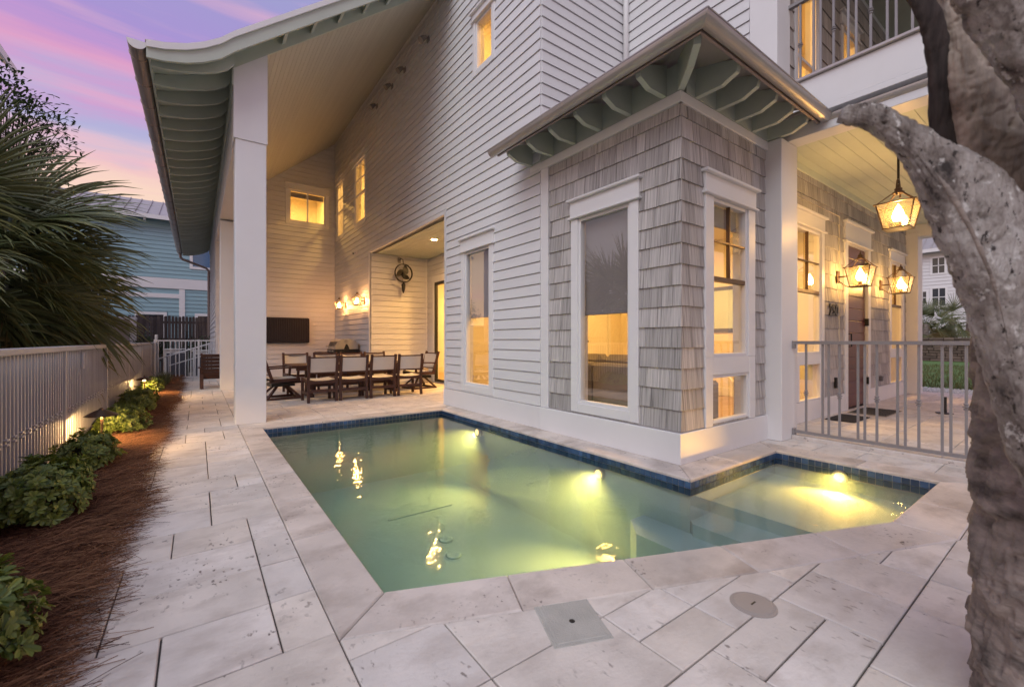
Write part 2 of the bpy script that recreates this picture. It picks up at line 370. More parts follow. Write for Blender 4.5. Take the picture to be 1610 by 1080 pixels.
    def build(s, name, mat, parent=None, smooth=False, fix=False):
        me = bpy.data.meshes.new(name)
        me.from_pydata(s.v, [], s.f)
        for mm in (mat if isinstance(mat, (list, tuple)) else [mat]): me.materials.append(mm)
        if any(s.mi): me.polygons.foreach_set('material_index', s.mi)
        if fix:
            bm = bmesh.new(); bm.from_mesh(me); bmesh.ops.recalc_face_normals(bm, faces=bm.faces); bm.to_mesh(me); bm.free()
        if smooth:
            me.polygons.foreach_set('use_smooth', [True] * len(me.polygons))
        me.update()
        return link(name, me, parent)
def link(name, data, parent=None):
    o = bpy.data.objects.new(name, data); COL.objects.link(o)
    if parent is not None:
        o.parent = parent
        if parent.get('_w'):   # parts given in world coordinates
            q = parent; t = Matrix.Identity(4)
            while q is not None: t = q.matrix_basis @ t; q = None
            o.matrix_parent_inverse = t.inverted()
            o['_w'] = 1
    return o
def tag(o, label=None, cat=None, group=None, kind=None):
    if label: o['label'] = label
    if cat: o['category'] = cat
    if group: o['group'] = group
    if kind: o['kind'] = kind
    return o
def empty(name, loc=(0, 0, 0), rz=0, world=False):
    o = bpy.data.objects.new(name, None); COL.objects.link(o); o.location = loc; o.rotation_euler = (0, 0, rz); o.empty_display_size = .1
    if world: o['_w'] = 1
    return o
def copy_tree(o, parent=None):
    c = o.copy(); COL.objects.link(c)
    if parent is not None: c.parent = parent
    for ch in [x for x in o.children]: copy_tree(ch, c)
    return c

# ------------------------------------------------------------------ ground
def struct(name, mb, mat, label=None, **k):
    o = mb.build(name, mat, **k); o['kind'] = 'structure'
    if label: o['label'] = label
    return o
GZ = -.16
def ground_sheet():
    # one sheet to the horizon with a hole for the pool
    xs = [-900, .3, 5.2, 900]; ys = [-900, .2, 6.6, 900]
    mb = MB()
    for i in range(3):
        for j in range(3):
            if i == 1 and j == 1: continue
            mb.add([(xs[i], ys[j], GZ), (xs[i + 1], ys[j], GZ), (xs[i + 1], ys[j + 1], GZ), (xs[i], ys[j + 1], GZ)], [(0, 1, 2, 3)])
    return struct('ground', mb, M_ground)
ground_sheet()
def sheet(name, x0, x1, y0, y1, z, mat):
    return struct(name, MB().box(x0, x1, y0, y1, z - .05, z), mat)
sheet('lawn', 15.6, 35.5, -14, 14, GZ + .012, M_grass)
sheet('gravel_path', 12.9, 15.6, -14, 14, GZ + .008, M_gravel)

# ------------------------------------------------------------------ paving
def clip(poly, planes):
    for (a, b, c) in planes:           # keep a*x + b*y <= c
        out = []
        for i in range(len(poly)):
            p, q = poly[i], poly[(i + 1) % len(poly)]
            dp, dq = a * p[0] + b * p[1] - c, a * q[0] + b * q[1] - c
            if dp <= 0: out.append(p)
            if dp * dq < 0:
                t = dp / (dp - dq); out.append((p[0] + (q[0] - p[0]) * t, p[1] + (q[1] - p[1]) * t))
        poly = out
        if len(poly) < 3: return []
    return poly
def area(p): return .5 * sum(p[i][0] * p[(i + 1) % len(p)][1] - p[(i + 1) % len(p)][0] * p[i][1] for i in range(len(p)))
def inset(poly, d):
    """inset a convex counter-clockwise polygon by d"""
    n = len(poly); out = []
    for i in range(n):
        a, b, c = Vector(poly[i - 1]), Vector(poly[i]), Vector(poly[(i + 1) % n])
        e1, e2 = (b - a), (c - b)
        if e1.length < 1e-5 or e2.length < 1e-5: continue
        e1.normalize(); e2.normalize()
        n1, n2 = Vector((-e1.y, e1.x)), Vector((-e2.y, e2.x))
        k = 1 + n1.dot(n2)
        if k < .15: k = .15
        out.append(tuple(b + (n1 + n2) * (d / k)))
    return out
def slab(poly, z, th, gap=.0025, ch=.004, name='paver', mat=None, parent=None):
    if area(poly) < 0: poly = poly[::-1]
    p0 = inset(poly, gap); p1 = inset(poly, gap + ch)
    if len(p0) != len(p1) or len(p0) < 3 or area(p1) < 1e-4: return None
    n = len(p0)
    vs_ = [(x, y, z - th) for x, y in p0] + [(x, y, z - ch) for x, y in p0] + [(x, y, z) for x, y in p1]
    fs = [tuple(range(2 * n, 3 * n))]
    for r in (0, n):
        fs += [(r + i, r + (i + 1) % n, r + n + (i + 1) % n, r + n + i) for i in range(n)]
    return MB().add(vs_, fs).build(name, mat, parent)
U = .177
def pack(x0, x1, y0, y1, seed):
    """ashlar pattern: courses across the deck with staggered joints, some stones split in two"""
    rg = random.Random(seed); out = []; y = y0
    while y < y1:
        h = rg.choice((2, 2, 3, 2)) ; x = x0 - rg.choice((0, 1, 2)) * U
        while x < x1:
            w = rg.choice((2, 3, 3, 2)) if h == 2 else rg.choice((2, 2, 3))
            if rg.random() < .22:
                c = rg.choice((1, h - 1)) * U
                out += [(x, x + w * U, y, y + c), (x, x + w * U, y + c, y + h * U)]
            else: out.append((x, x + w * U, y, y + h * U))
            x += w * U
        y += h * U
    return out
def paving(name, label, regions, seed):
    root = empty(name, (0, 0, 0), world=True); root['kind'] = 'structure'; root['label'] = label
    for (poly, box) in regions:
        if area(poly) < 0: poly = poly[::-1]
        MB().prism(poly, lambda p, q, t: (p, q, t), -.12, -.012).build('bedding', M_bed, root)
        planes = []
        for i in range(len(poly)):
            (ax, ay), (bx_, by) = poly[i], poly[(i + 1) % len(poly)]
            nx_, ny_ = by - ay, -(bx_ - ax); planes.append((nx_, ny_, nx_ * ax + ny_ * ay))
        for (a, b, c, d) in pack(*box, seed):
            q = clip([(a, c), (b, c), (b, d), (a, d)], planes)
            if len(q) >= 3 and abs(area(q)) > .0012:
                slab(q, rnd.uniform(-.0012, .0008), .03, rnd.uniform(.0022, .0042), .0035, 'paver', M_trav, root)
        seed += 1
    return root
DIAG = lambda x: 1.648 - .4015 * (x - .423)
xd = 3.42
paving('walkway_paving', 'pale travertine walkway between pool coping and planting bed', [([(-.62, -.6), (.42, -.6), (.42, 16.2), (-.62, 16.2)], (-.64, .6, -.6, 16.3))], 3)
paving('pool_deck_paving', 'pale travertine paving in front of the pool', [
    ([(.42, -.6), (xd, -.6), (xd, DIAG(xd)), (.42, DIAG(.42))], (.42, 3.6, -.6, 1.8)),
    ([(xd, -.6), (5.36, -.6), (5.36, .455), (xd, .455)], (xd, 5.5, -.6, .6)),
    ([(4.94, .455), (5.36, .455), (5.36, 2.2), (4.94, 2.2)], (4.94, 5.5, .455, 2.3))], 20)
paving('patio_paving', 'pale travertine floor of the covered dining patio', [
    ([(.42, 6.47), (3.44, 6.47), (3.44, 14.0), (.42, 14.0)], (.42, 3.6, 6.47, 14.1)),
    ([(3.44, 6.69), (4.98, 6.69), (4.98, 10.65), (3.44, 10.65)], (3.44, 5.1, 6.69, 10.8))], 40)
paving('porch_paving', 'pale travertine floor of the front porch', [([(5.44, -1.6), (12.6, -1.6), (12.6, 2.36), (5.44, 2.36)], (5.44, 12.8, -1.6, 2.5))], 60)

# ------------------------------------------------------------------ pool
PIN = [(.66, 6.19), (.66, 1.85), (3.40, .745), (4.66, .735), (4.66, 1.90), (3.14, 1.90), (3.14, 6.19)]
POUT = [(.42, 6.47), (.42, DIAG(.42)), (xd, .455), (4.94, .455), (4.94, 2.195), (3.44, 2.195), (3.44, 6.47)]
POUT[2] = (3.395, .455)
pool = empty('swimming_pool', (1.9, 4, -.95), world=True)
tag(pool, 'swimming pool with travertine coping, blue waterline tiles and a shallow shelf', 'pool')
cop = empty('coping', (0, 0, 0)); cop.parent = pool; cop['_w'] = 1; cop.matrix_parent_inverse = pool.matrix_basis.inverted()
segn = [6, 5, 2, 2, 2, 6, 3]
for i in range(7):
    a, b = Vector(PIN[i]), Vector(PIN[(i + 1) % 7]); c, d = Vector(POUT[i]), Vector(POUT[(i + 1) % 7])
    k = segn[i]
    cuts = [0] + sorted((j + rnd.uniform(-.12, .12)) / k for j in range(1, k)) + [1]
    e = (b - a)
    for j in range(k):
        t0, t1 = cuts[j], cuts[j + 1]
        p, q = a + e * t0, a + e * t1
        # joints square to the edge except at the mitred corners
        def outer(t, base):
            if t == 0: return c
            if t == 1: return d
            nrm = Vector((e.y, -e.x)).normalized()
            dd = d - c
            den = nrm.x * dd.y - nrm.y * dd.x
            w = c - base
            s_ = (w.x * dd.y - w.y * dd.x) / den
            return base + nrm * s_
        poly = [tuple(p), tuple(q), tuple(outer(t1, q)), tuple(outer(t0, p))]
        slab(poly, .001, .022, .0018, .007, 'coping_stone', M_cop, cop)
WL, FLOOR = -.076, -.95
# shell: walls as quads facing in, floor, ledge, steps
sh = MB()
def cc(poly): return poly
n7 = len(PIN)
PS = inset(PIN, -.02) if area(PIN) > 0 else inset(PIN[::-1], -.02)[::-1]
for i in range(n7):
    a, b = PS[i], PS[(i + 1) % n7]
    sh.add([(*a, FLOOR), (*b, FLOOR), (*b, -.02), (*a, -.02)], [(0, 1, 2, 3)])
sh.add([(x, y, FLOOR) for x, y in PS], [tuple(range(n7))])
sh.build('shell', M_shell, pool, fix=False)
MB().prism([(3.46, .6), (4.7, .6), (4.7, 1.95), (3.46, 1.95)], lambda p, q, t: (p, q, t), FLOOR - .02, -.24).build('shallow_shelf', M_shell, pool)
MB().prism([(3.12, .7), (3.48, .62), (3.48, 1.93), (3.18, 1.93), (3.12, 1.87)], lambda p, q, t: (p, q, t), FLOOR - .02, -.335).build('step', M_shell, pool)
MB().prism([(2.80, .8), (3.14, .7), (3.155, 1.9), (3.155, 2.36), (2.98, 2.36), (2.80, 2.16)], lambda p, q, t: (p, q, t), FLOOR - .02, -.43).build('step', M_shell, pool)
# water body
WI = inset(PIN if area(PIN) > 0 else PIN[::-1], -.016)
wb = MB().prism(WI, lambda p, q, t: (p, q, t), FLOOR - .04, WL)
wo = wb.build('water', M_water, fix=True); tag(wo, 'still green tinted water filling the swimming pool', kind='structure')
# waterline tiles: three house-side edges and the spa edge in view
tiles = []
tw, thh = .0535, .0535
def tile_edge(a, b, out):
    a, b = Vector(a), Vector(b); L = (b - a).length; d = (b - a) / L; n_ = int(L / tw)
    for k in range(n_):
        for r in range(2):
            p = a + d * (k * L / n_ + .002); q = a + d * ((k + 1) * L / n_ - .002)
            tiles.append((p, q, -.023 - r * thh - thh + .0035, -.023 - r * thh, Vector(out)))
tile_edge((4.66, .735), (4.66, 1.90), (-1, 0)); tile_edge((4.66, 1.90), (3.14, 1.90), (0, -1)); tile_edge((3.14, 1.90), (3.14, 6.19), (-1, 0)); tile_edge((3.14, 6.19), (.66, 6.19), (0, -1))
def tile_geo(mb, t):
    p, q, z0, z1, o_ = t; h = o_ * .004; b_ = -o_ * .018
    mb.add([(*(p + b_), z0), (*(q + b_), z0), (*(q + b_), z1), (*(p + b_), z1), (*(p + h), z0), (*(q + h), z0), (*(q + h), z1), (*(p + h), z1)],
           [(4, 5, 6, 7), (0, 1, 5, 4), (1, 2, 6, 5), (2, 3, 7, 6), (3, 0, 4, 7)])
tiles.sort(key=lambda t: (t[0].length))
band = empty('waterline_band', (0, 0, 0)); band.parent = pool; band['_w'] = 1; band.matrix_parent_inverse = pool.matrix_basis.inverted()
for t in tiles[:296]:
    mb = MB(); tile_geo(mb, t); mb.build('waterline_tile', M_tile, band)
mb = MB()
for t in tiles[296:]: tile_geo(mb, t)
o = mb.build('distant_waterline_tiles', M_tile, pool); o['kind'] = 'stuff'
g = MB()
for i in range(n7):
    a, b = Vector(PIN[i]), Vector(PIN[(i + 1) % n7])
    if i in (0, 1, 2): continue
    oo = {3: (-1, 0), 4: (0, -1), 5: (-1, 0), 6: (0, -1)}[i]; h = Vector(oo) * -.0005
    g.add([(*(a + h), -.135), (*(b + h), -.135), (*(b + h), -.021), (*(a + h), -.021)], [(0, 1, 2, 3)])
g.build('grout', M_grout, pool)
# underwater lights
def pool_light(x, y, z, tgt, watts, size, col=(1, .56, .12)):
    rt_ = MB(); 
    for k in range(1):
        rt_.tube([(x + .02, y, z), (x - .014, y, z)], [.06, .06], 20)
    f = rt_.build('light_niche', M_ss, pool)
    MB().tube([(x - .008, y, z), (x - .02, y, z)], [.046, .036], 20).build('lens', M_lens, f, smooth=False)
    ld = bpy.data.lights.new('pool_lamp', 'SPOT'); ld.energy = watts; ld.color = col; ld.spot_size = R(size); ld.spot_blend = .9; ld.shadow_soft_size = .03
    lo = link('pool_lamp', ld, pool); p = Vector((x - .05, y, z)); lo.location = p
    lo.rotation_euler = (Vector(tgt) - p).to_track_quat('-Z', 'Y').to_euler()
pool_light(3.13, 2.85, -.19, (1.9, 2.6, -.95), 150, 125)
pool_light(3.13, 5.08, -.17, (1.9, 4.8, -.95), 150, 125)
pool_light(4.65, 1.37, -.125, (2.6, 1.25, -.2), 75, 150, (1, .50, .08))
# floor fittings
for x, y in ((2.05, 3.95), (1.96, 3.62)):
    MB().lathe([(.06, 0), (.075, .012), (.06, .02), (.035, .012), (.0, .012)], (x, y, FLOOR), 20).build('floor_drain', M_shell, pool, smooth=True)
MB().box(1.75, 2.55, 4.75, 4.79, FLOOR, FLOOR + .012).build('floor_slot', M_shell, pool)

# deck lids
sk = empty('skimmer_lid', (1.18, 1.215, 0), R(-21.9)); tag(sk, 'square grey textured skimmer lid set in the paving by the pool', 'skimmer lid')
MB().cbox(-.118, .118, -.125, .125, -.012, .0022, .003).build('rim', M_skim, sk)
MB().cbox(-.098, .098, -.105, .105, -.01, .0045, .002).build('cover', M_skim, sk)
MB().lathe([(.012, 0), (.012, .0052)], (0, 0, 0), 12).build('finger_hole', M_black, sk)
dl = empty('round_access_lid', (1.868, .85, 0)); tag(dl, 'round beige plastic access lid set in the paving', 'access lid')
MB().lathe([(.088, -.01), (.088, .003), (.080, .0045), (.078, .0032)], (0, 0, 0), 40).build('rim', M_lid, dl)
MB().lathe([(.074, -.01), (.074, .004), (.070, .0055), (.0, .0062)], (0, 0, 0), 40).build('cover', M_lid, dl, smooth=False)
MB().bar((-.016, 0, .006), (.016, 0, .006), .006, .003).build('pull_slot', M_black, dl)

# ------------------------------------------------------------------ house shell helpers
WX = 3.45                                   # long wall plane
def P(ax, c, u, z, d): return (c - d, u, z) if ax == 'X' else (u, c - d, z)
def pbox(mb, ax, c, u0, u1, z0, z1, d0, d1, ch=0, mi=0):
    """box on a wall plane: u along the wall, d outwards"""
    if ax == 'X': a = (c - d1, c - d0, u0, u1, z0, z1)
    else: a = (u0, u1, c - d1, c - d0, z0, z1)
    return mb.cbox(*a, ch, mi) if ch else mb.box(*a, mi)
def pieces(u0, u1, z0, z1, holes):
    """split the strip into rectangles that miss the holes"""
    us = sorted({u0, u1, *[min(max(h[k], u0), u1) for h in holes for k in (0, 1)]})
    out = []
    for a, b in zip(us, us[1:]):
        if b - a < 1e-4: continue
        m_ = (a + b) / 2; zs = [(z0, z1)]
        for h in holes:
            if h[0] < m_ < h[1]:
                nz_ = []
                for p, q in zs:
                    if h[3] <= p or h[2] >= q: nz_.append((p, q)); continue
                    if h[2] - p > .004: nz_.append((p, h[2]))
                    if q - h[3] > .004: nz_.append((h[3], q))
                zs = nz_
        for p, q in zs:
            if out and abs(out[-1][1] - a) < 1e-6 and out[-1][2:] == (p, q): out[-1] = (out[-1][0], b, p, q)
            else: out.append((a, b, p, q))
    return out
def sheathing(ax, c, u0, u1, z0, z1, holes, th, mat, parent, name='sheathing'):
    zs = sorted({z0, z1, *[min(max(h[k], z0), z1) for h in holes for k in (2, 3)]})
    mb = MB()
    for a, b in zip(zs, zs[1:]):
        if b - a < 1e-4: continue
        for p in pieces(u0, u1, a, b, holes): pbox(mb, ax, c, p[0], p[1], p[2], p[3], -th, -.002)
    return mb.build(name, mat, parent)
JR = random.Random(77)
def lap(ax, c, u0, u1, z0, z1, holes, mat, parent, exp=.1385, lip=.014, name='siding_board', limit=None, gap=.011, joints=True):
    """bevelled lap boards with an open shadow groove under each butt edge"""
    z = z0
    while z < z1 - .01:
        zt = min(z + exp, z1)
        a, b = u0, u1
        if limit: a, b = limit((z + zt) / 2, u0, u1)
        if b - a > .03:
            pcs = []
            for (p, q, r, s) in pieces(a, b, z, zt - gap, holes):
                while q - p > 3.7 and joints:
                    w_ = JR.uniform(1.6, 3.6)
                    pcs.append((p, p + w_ - .0015, r, s)); p += w_ + .0015
                pcs.append((p, q, r, s))
            for (p, q, r, s) in pcs:
                if s - r < .006: continue
                d0 = .010 + lip * (1 - (r - z) / exp); d1 = .010 + lip * (1 - (s - z) / exp)
                vs_ = [P(ax, c, p, r, 0), P(ax, c, q, r, 0), P(ax, c, q, s, 0), P(ax, c, p, s, 0), P(ax, c, p, r, d0), P(ax, c, q, r, d0), P(ax, c, q, s, d1), P(ax, c, p, s, d1)]
                MB().add(vs_, [(0, 3, 2, 1), (4, 5, 6, 7), (0, 1, 5, 4), (1, 2, 6, 5), (2, 3, 7, 6), (3, 0, 4, 7)]).build(name, mat, parent)
        z = zt
def shingles(ax, c, u0, u1, z0, z1, holes, mat, parent, exp=.1875, cap=296, wr=(.09, .30), stuff='small_shingles'):
    rg = random.Random(int(c * 100)); lst = []
    if ax == 'Y': mat = M_shin_f
    z = z0
    while z < z1 - .02:
        zt = min(z + exp, z1); u = u0 - rg.uniform(0, .1)
        while u < u1:
            w = rg.uniform(*wr)
            a, b = max(u, u0), min(u + w, u1)
            jz = rg.uniform(-.0015, .0015)
            if b - a > .012:
                for (p, q, r, s) in pieces(a + .0022, b - .0022, z, zt, holes):
                    if q - p > .008: lst.append((p, q, r + (jz if r == z else 0), s, z, rg.uniform(.0175, .0195)))
            u += w
        z = zt
    lst.sort(key=lambda t: -(t[1] - t[0]) * (t[3] - t[2]))
    rest = MB()
    for i, (p, q, r, s, zz, lip) in enumerate(lst):
        d0 = lip * (1 - (r - zz) / exp * .8); d1 = lip * (1 - (s - zz) / exp * .8)
        vs_ = [P(ax, c, p, r, 0), P(ax, c, q, r, 0), P(ax, c, q, s, 0), P(ax, c, p, s, 0), P(ax, c, p, r, d0), P(ax, c, q, r, d0), P(ax, c, q, s, d1), P(ax, c, p, s, d1)]
        fs = [(4, 5, 6, 7), (0, 1, 5, 4), (1, 2, 6, 5), (2, 3, 7, 6), (3, 0, 4, 7)]
        if i < cap: MB().add(vs_, fs).build('shingle', mat, parent)
        else: rest.add(vs_, fs)
    if rest.v:
        o = rest.build(stuff, mat, parent); o['kind'] = 'stuff'
def wall_part(name, house, lbl=None):
    o = empty(name); o.parent = house; o['_w'] = 1; o.matrix_parent_inverse = house.matrix_basis.inverted()
    if lbl: o['label'] = lbl
    return o
def window(house, ax, c, g, casing=.11, hdr=.2, cap=.03, muntin=None, rail=None, bottom=.1, sash=.035, back=.13, name='window', sashmat=None, depth=.03, lower=None, glassmat=None, capover=.04):
    """casing frame is the part; sash, muntins and pane are its sub-parts. g = glass (u0,u1,z0,z1)"""
    u0, u1, z0, z1 = g; s = sash
    mb = MB()
    pbox(mb, ax, c, u0 - s - casing, u0 - s, z0 - s - bottom, z1 + s, -.01, depth, .004)
    pbox(mb, ax, c, u1 + s, u1 + s + casing, z0 - s - bottom, z1 + s, -.01, depth, .004)
    pbox(mb, ax, c, u0 - s, u1 + s, z0 - s - bottom, z0 - s, -.01, depth - .003, .004)
    if hdr:
        pbox(mb, ax, c, u0 - s - casing - .01, u1 + s + casing + .01, z1 + s + .028, z1 + s + hdr, -.01, depth + .006, .004)
        pbox(mb, ax, c, u0 - s - casing - capover, u1 + s + casing + capover, z1 + s + hdr, z1 + s + hdr + cap, -.01, depth + .045, .006)
        pbox(mb, ax, c, u0 - s - casing - capover * .75, u1 + s + casing + capover * .75, z1 + s + .002, z1 + s + .026, -.01, depth + .03, .006)
    else:
        pbox(mb, ax, c, u0 - s, u1 + s, z1 + s - .001, z1 + s + casing, -.01, depth - .003, .004)
    w = mb.build(name, M_trim, house)
    sm = sashmat or M_trim
    mb = MB()
    pbox(mb, ax, c, u0 - s, u0, z0 - s, z1 + s, -.05, .012, .003); pbox(mb, ax, c, u1, u1 + s, z0 - s, z1 + s, -.05, .012, .003)
    pbox(mb, ax, c, u0, u1, z0 - s, z0, -.05, .010, .003); pbox(mb, ax, c, u0, u1, z1, z1 + s, -.05, .010, .003)
    mb.build('sash', M_trim, w)
    if rail is not None:
        m4 = MB(); pbox(m4, ax, c, u0, u1, rail - .022, rail + .022, -.05, .008, .003); m4.build('meeting_rail', sm, w)
    for (a, b, p, q) in (muntin or []):
        m2 = MB(); pbox(m2, ax, c, a, b, p, q, -.03, .006); m2.build('muntin', sm, w)
    m3 = MB(); pbox(m3, ax, c, u0 + .0005, u1 - .0005, z0 + .0005, z1 - .0005, -.026, -.022)
    # a single sheet of glass
    m3 = MB().add([P(ax, c, u0, z0, -.024), P(ax, c, u1, z0, -.024), P(ax, c, u1, z1, -.024), P(ax, c, u0, z1, -.024)], [(0, 1, 2, 3) if ax == 'Y' else (3, 2, 1, 0)])
    m3.build('pane', glassmat or M_glass, w)
    return w
def hole(g, s=.035): return (g[0] - s, g[1] + s, g[2] - s, g[3] + s)
def board_hole(g, casing=.11, s=.035, bottom=.1, hdr=.2, cap=.03):
    return (g[0] - s - casing, g[1] + s + casing, g[2] - s - bottom, g[3] + s + (hdr + cap if hdr else casing))

house = empty('beach_house', (3.45, 2.2, 0), world=True)
tag(house, 'large white lap-sided beach house with grey shingled bay beside the pool', 'house')

# ------------------------------------------------------------------ long wall
CE = lambda x: 7.19 - .83 * (3.45 - x)        # patio ceiling height
G_w1 = (5.283, 5.929, .437, 2.454); G_sm = (5.215, 5.60, 5.25, 5.93); G_A = (11.07, 11.84, 4.25, 5.75); G_B = (13.09, 13.66, 4.25, 5.75)
G_bl = (2.775, 3.425, .43, 2.43); G_bf = (4.016, 4.64, .97, 2.44); G_bf2 = (3.995, 4.66, .325, .735)
RZ = 3.27
wl_ = wall_part('long_wall', house)
recess = (6.67, 10.67, -.1, RZ)
sheathing('X', WX, 4.1, 14.02, 0, 8.0, [hole(G_w1), hole(G_sm), hole(G_A), hole(G_B), recess], .14, M_trim, wl_)
sid_h = [board_hole(G_w1), board_hole(G_sm, .075, hdr=.13, bottom=.08), board_hole(G_A, .09, hdr=.15), board_hole(G_B, .09, hdr=.15)]
lap('X', WX, 4.10, 6.585, .285, 8.0, [board_hole(G_w1), board_hole(G_sm, .075, hdr=.13, bottom=.08)], M_sid, wl_)
lap('X', WX, 6.587, 14.02, .285, 7.12, sid_h + [(6.587, 10.76, -.1, RZ + .075)], M_sid, wl_)
for a, b in ((4.09, 6.68), (10.66, 14.02)):
    mb = MB(); pbox(mb, 'X', WX, a, b, 0, .275, -.01, .03, .004); mb.build('skirt_board', M_trim, wl_)
mb = MB(); pbox(mb, 'X', WX, 6.59, 6.67, .28, RZ + .075, -.14, .022, .004); mb.build('corner_board', M_sid, wl_)
mb = MB(); pbox(mb, 'X', WX, 10.67, 10.755, .28, RZ + .07, -.10, .022, .004); mb.build('corner_board', M_trim, wl_)
mb = MB(); pbox(mb, 'X', WX, 6.672, 10.668, RZ - .002, RZ + .072, -.05, .02, .004); mb.build('lintel_board', M_trim, wl_)
mb = MB(); pbox(mb, 'X', WX, 6.62, 14.02, 7.125, 7.24, -.01, .028, .004); mb.build('frieze_board', M_trim, wl_)
window(house, 'X', WX, G_w1)
window(house, 'X', WX, G_sm, .075, .13, .025, bottom=.08)
for g in (G_A, G_B):
    rl = g[2] + (g[3] - g[2]) * .47; um = (g[0] + g[1]) / 2; zq = rl + (g[3] - rl) * .5
    window(house, 'X', WX, g, .09, .15, .028, rail=rl, muntin=[(um - .009, um + .009, rl, g[3]), (g[0], g[1], zq - .009, zq + .009)])

# recess: fan wall, side wall with sliding door, ceiling
YF, XR = 10.67, 4.99
fw_ = wall_part('recess_wall', house)
sheathing('Y', YF, 3.47, XR + .1, 0, RZ + .3, [], .1, M_trim, fw_)
lap('Y', YF, 3.465, XR - .07, .02, RZ, [], M_sid, fw_)
mb = MB(); pbox(mb, 'Y', YF, XR - .07, XR, .02, RZ, -.01, .022, .004); mb.build('corner_board', M_trim, fw_)
G_sd = (8.35, 10.17, .10, 2.53)
rw = wall_part('recess_side_wall', house)
sheathing('X', XR, 6.6, 10.75, 0, RZ + .3, [hole(G_sd, .06)], .12, M_trim, rw)
lap('X', XR, 6.75, 10.645, .02, RZ, [(G_sd[0] - .16, G_sd[1] + .16, 0, 2.82)], M_sid, rw)
nr = wall_part('recess_near_wall', house)
MB().box(3.47, XR + .1, 6.59, 6.67, 0, RZ + .3).build('sheathing', M_trim, nr)
sd = MB()
pbox(sd, 'X', XR, G_sd[0] - .15, G_sd[0] - .06, .02, 2.6, -.01, .03, .004); pbox(sd, 'X', XR, G_sd[1] + .06, G_sd[1] + .15, .02, 2.6, -.01, .03, .004)
pbox(sd, 'X', XR, G_sd[0] - .17, G_sd[1] + .17, 2.6, 2.78, -.01, .035, .004); pbox(sd, 'X', XR, G_sd[0] - .19, G_sd[1] + .19, 2.78, 2.81, -.01, .06, .004)
sdo = sd.build('sliding_door', M_trim, house)
mb = MB(); um = (G_sd[0] + G_sd[1]) / 2
for a, b in ((G_sd[0] - .06, G_sd[0]), (um - .03, um + .03), (G_sd[1], G_sd[1] + .06)): pbox(mb, 'X', XR, a, b, .03, 2.6, -.06, .01, .003)
pbox(mb, 'X', XR, G_sd[0], G_sd[1], .03, .10, -.06, .008, .003); pbox(mb, 'X', XR, G_sd[0], G_sd[1], 2.53, 2.6, -.06, .008, .003)
mb.build('door_frame', M_black, sdo)
MB().add([(XR + .03, G_sd[0], .1), (XR + .03, G_sd[1], .1), (XR + .03, G_sd[1], 2.53), (XR + .03, G_sd[0], 2.53)], [(3, 2, 1, 0)]).build('pane', M_glass, sdo)
rc = wall_part('recess_ceiling', house)
x = 3.44; k = 0
while x < XR:
    MB().cbox(x + .0015, min(x + .0985, XR), 6.67, YF, RZ, RZ + .03, .004).build('ceiling_plank', M_porchceil, rc); x += .1
MB().box(3.5, XR + .1, 6.6, YF + .1, RZ + .031, RZ + .06).build('backing', M_bed, rc)

# ------------------------------------------------------------------ back wall of the patio
YB = 14.03
G_bk = (2.2, 3.12, 4.65, 5.50)
bw = wall_part('patio_back_wall', house)
sheathing('Y', YB, .40, 3.6, 0, 7.6, [hole(G_bk)], .14, M_trim, bw)
lap('Y', YB, .40, WX - .02, .285, 7.2, [board_hole(G_bk, .10, hdr=.17)], M_sid, bw, limit=lambda z, a, b: (max(a, 3.45 - (7.19 - z) / .83 - .15), b))
mb = MB(); pbox(mb, 'Y', YB, .40, WX - .031, 0, .275, -.01, .03, .004); mb.build('skirt_board', M_trim, bw)
ubk = (G_bk[0] + G_bk[1]) / 2
window(house, 'Y', YB, G_bk, .10, .17, .03, muntin=[(ubk - .022, ubk + .022, G_bk[2], G_bk[3])])
# outer side wall of the rear wing
sw = wall_part('rear_wing_wall', house)
sheathing('X', .394, 14.03, 20.2, 0, 4.9, [], .14, M_trim, sw)
lap('X', .394, 14.03, 20.2, .1, 4.85, [], M_sid, sw)

# ------------------------------------------------------------------ posts, beam, patio ceiling, roof
for y in (6.6, 11.3):
    mb = MB(); mb.cbox(.394, .744, y, y + .35, 0, 3.72, .006)
    p_ = mb.build('post', M_trim, house)
MB().prism([(.372, 3.72), (.756, 3.72), (.756, CE(.756) + .14), (.372, CE(.372) + .14)], lambda p, q, t: (p, t, q), 6.586, 6.97).build('post_capital', M_trim, house)
MB().cbox(.385, .75, 6.972, 14.02, 3.75, 4.86, .004).build('beam', M_trim, house)
pc = wall_part('patio_ceiling', house)
nrm = Vector((-.83, 0, 1)).normalized(); sl = Vector((1, 0, .83)).normalized()
s0 = 0.0; tot = (3.45 - .74) / sl.x; wpl = .088; k = 0
A0 = Vector((.74, 0, CE(.74)))
while s0 < tot:
    a = A0 + sl * (s0 + .0015); b = A0 + sl * (min(s0 + wpl, tot) - .0015)
    u_ = nrm * .02
    vs_ = [(a.x, 6.62, a.z), (b.x, 6.62, b.z), (b.x, 14.02, b.z), (a.x, 14.02, a.z), (a.x + u_.x, 6.62, a.z + u_.z), (b.x + u_.x, 6.62, b.z + u_.z), (b.x + u_.x, 14.02, b.z + u_.z), (a.x + u_.x, 14.02, a.z + u_.z)]
    MB().add(vs_, [(0, 3, 2, 1), (4, 5, 6, 7), (0, 1, 5, 4), (1, 2, 6, 5), (2, 3, 7, 6), (3, 0, 4, 7)]).build('ceiling_plank', M_ceil, pc); s0 += wpl
# backing above the planks
mb = MB().prism([(.7, CE(.7) + .035), (3.5, CE(3.5) + .035), (3.5, CE(3.5) + .06), (.7, CE(.7) + .06)], lambda p, q, t: (p, t, q), 6.62, 14.1); mb.build('backing', M_bed, pc)

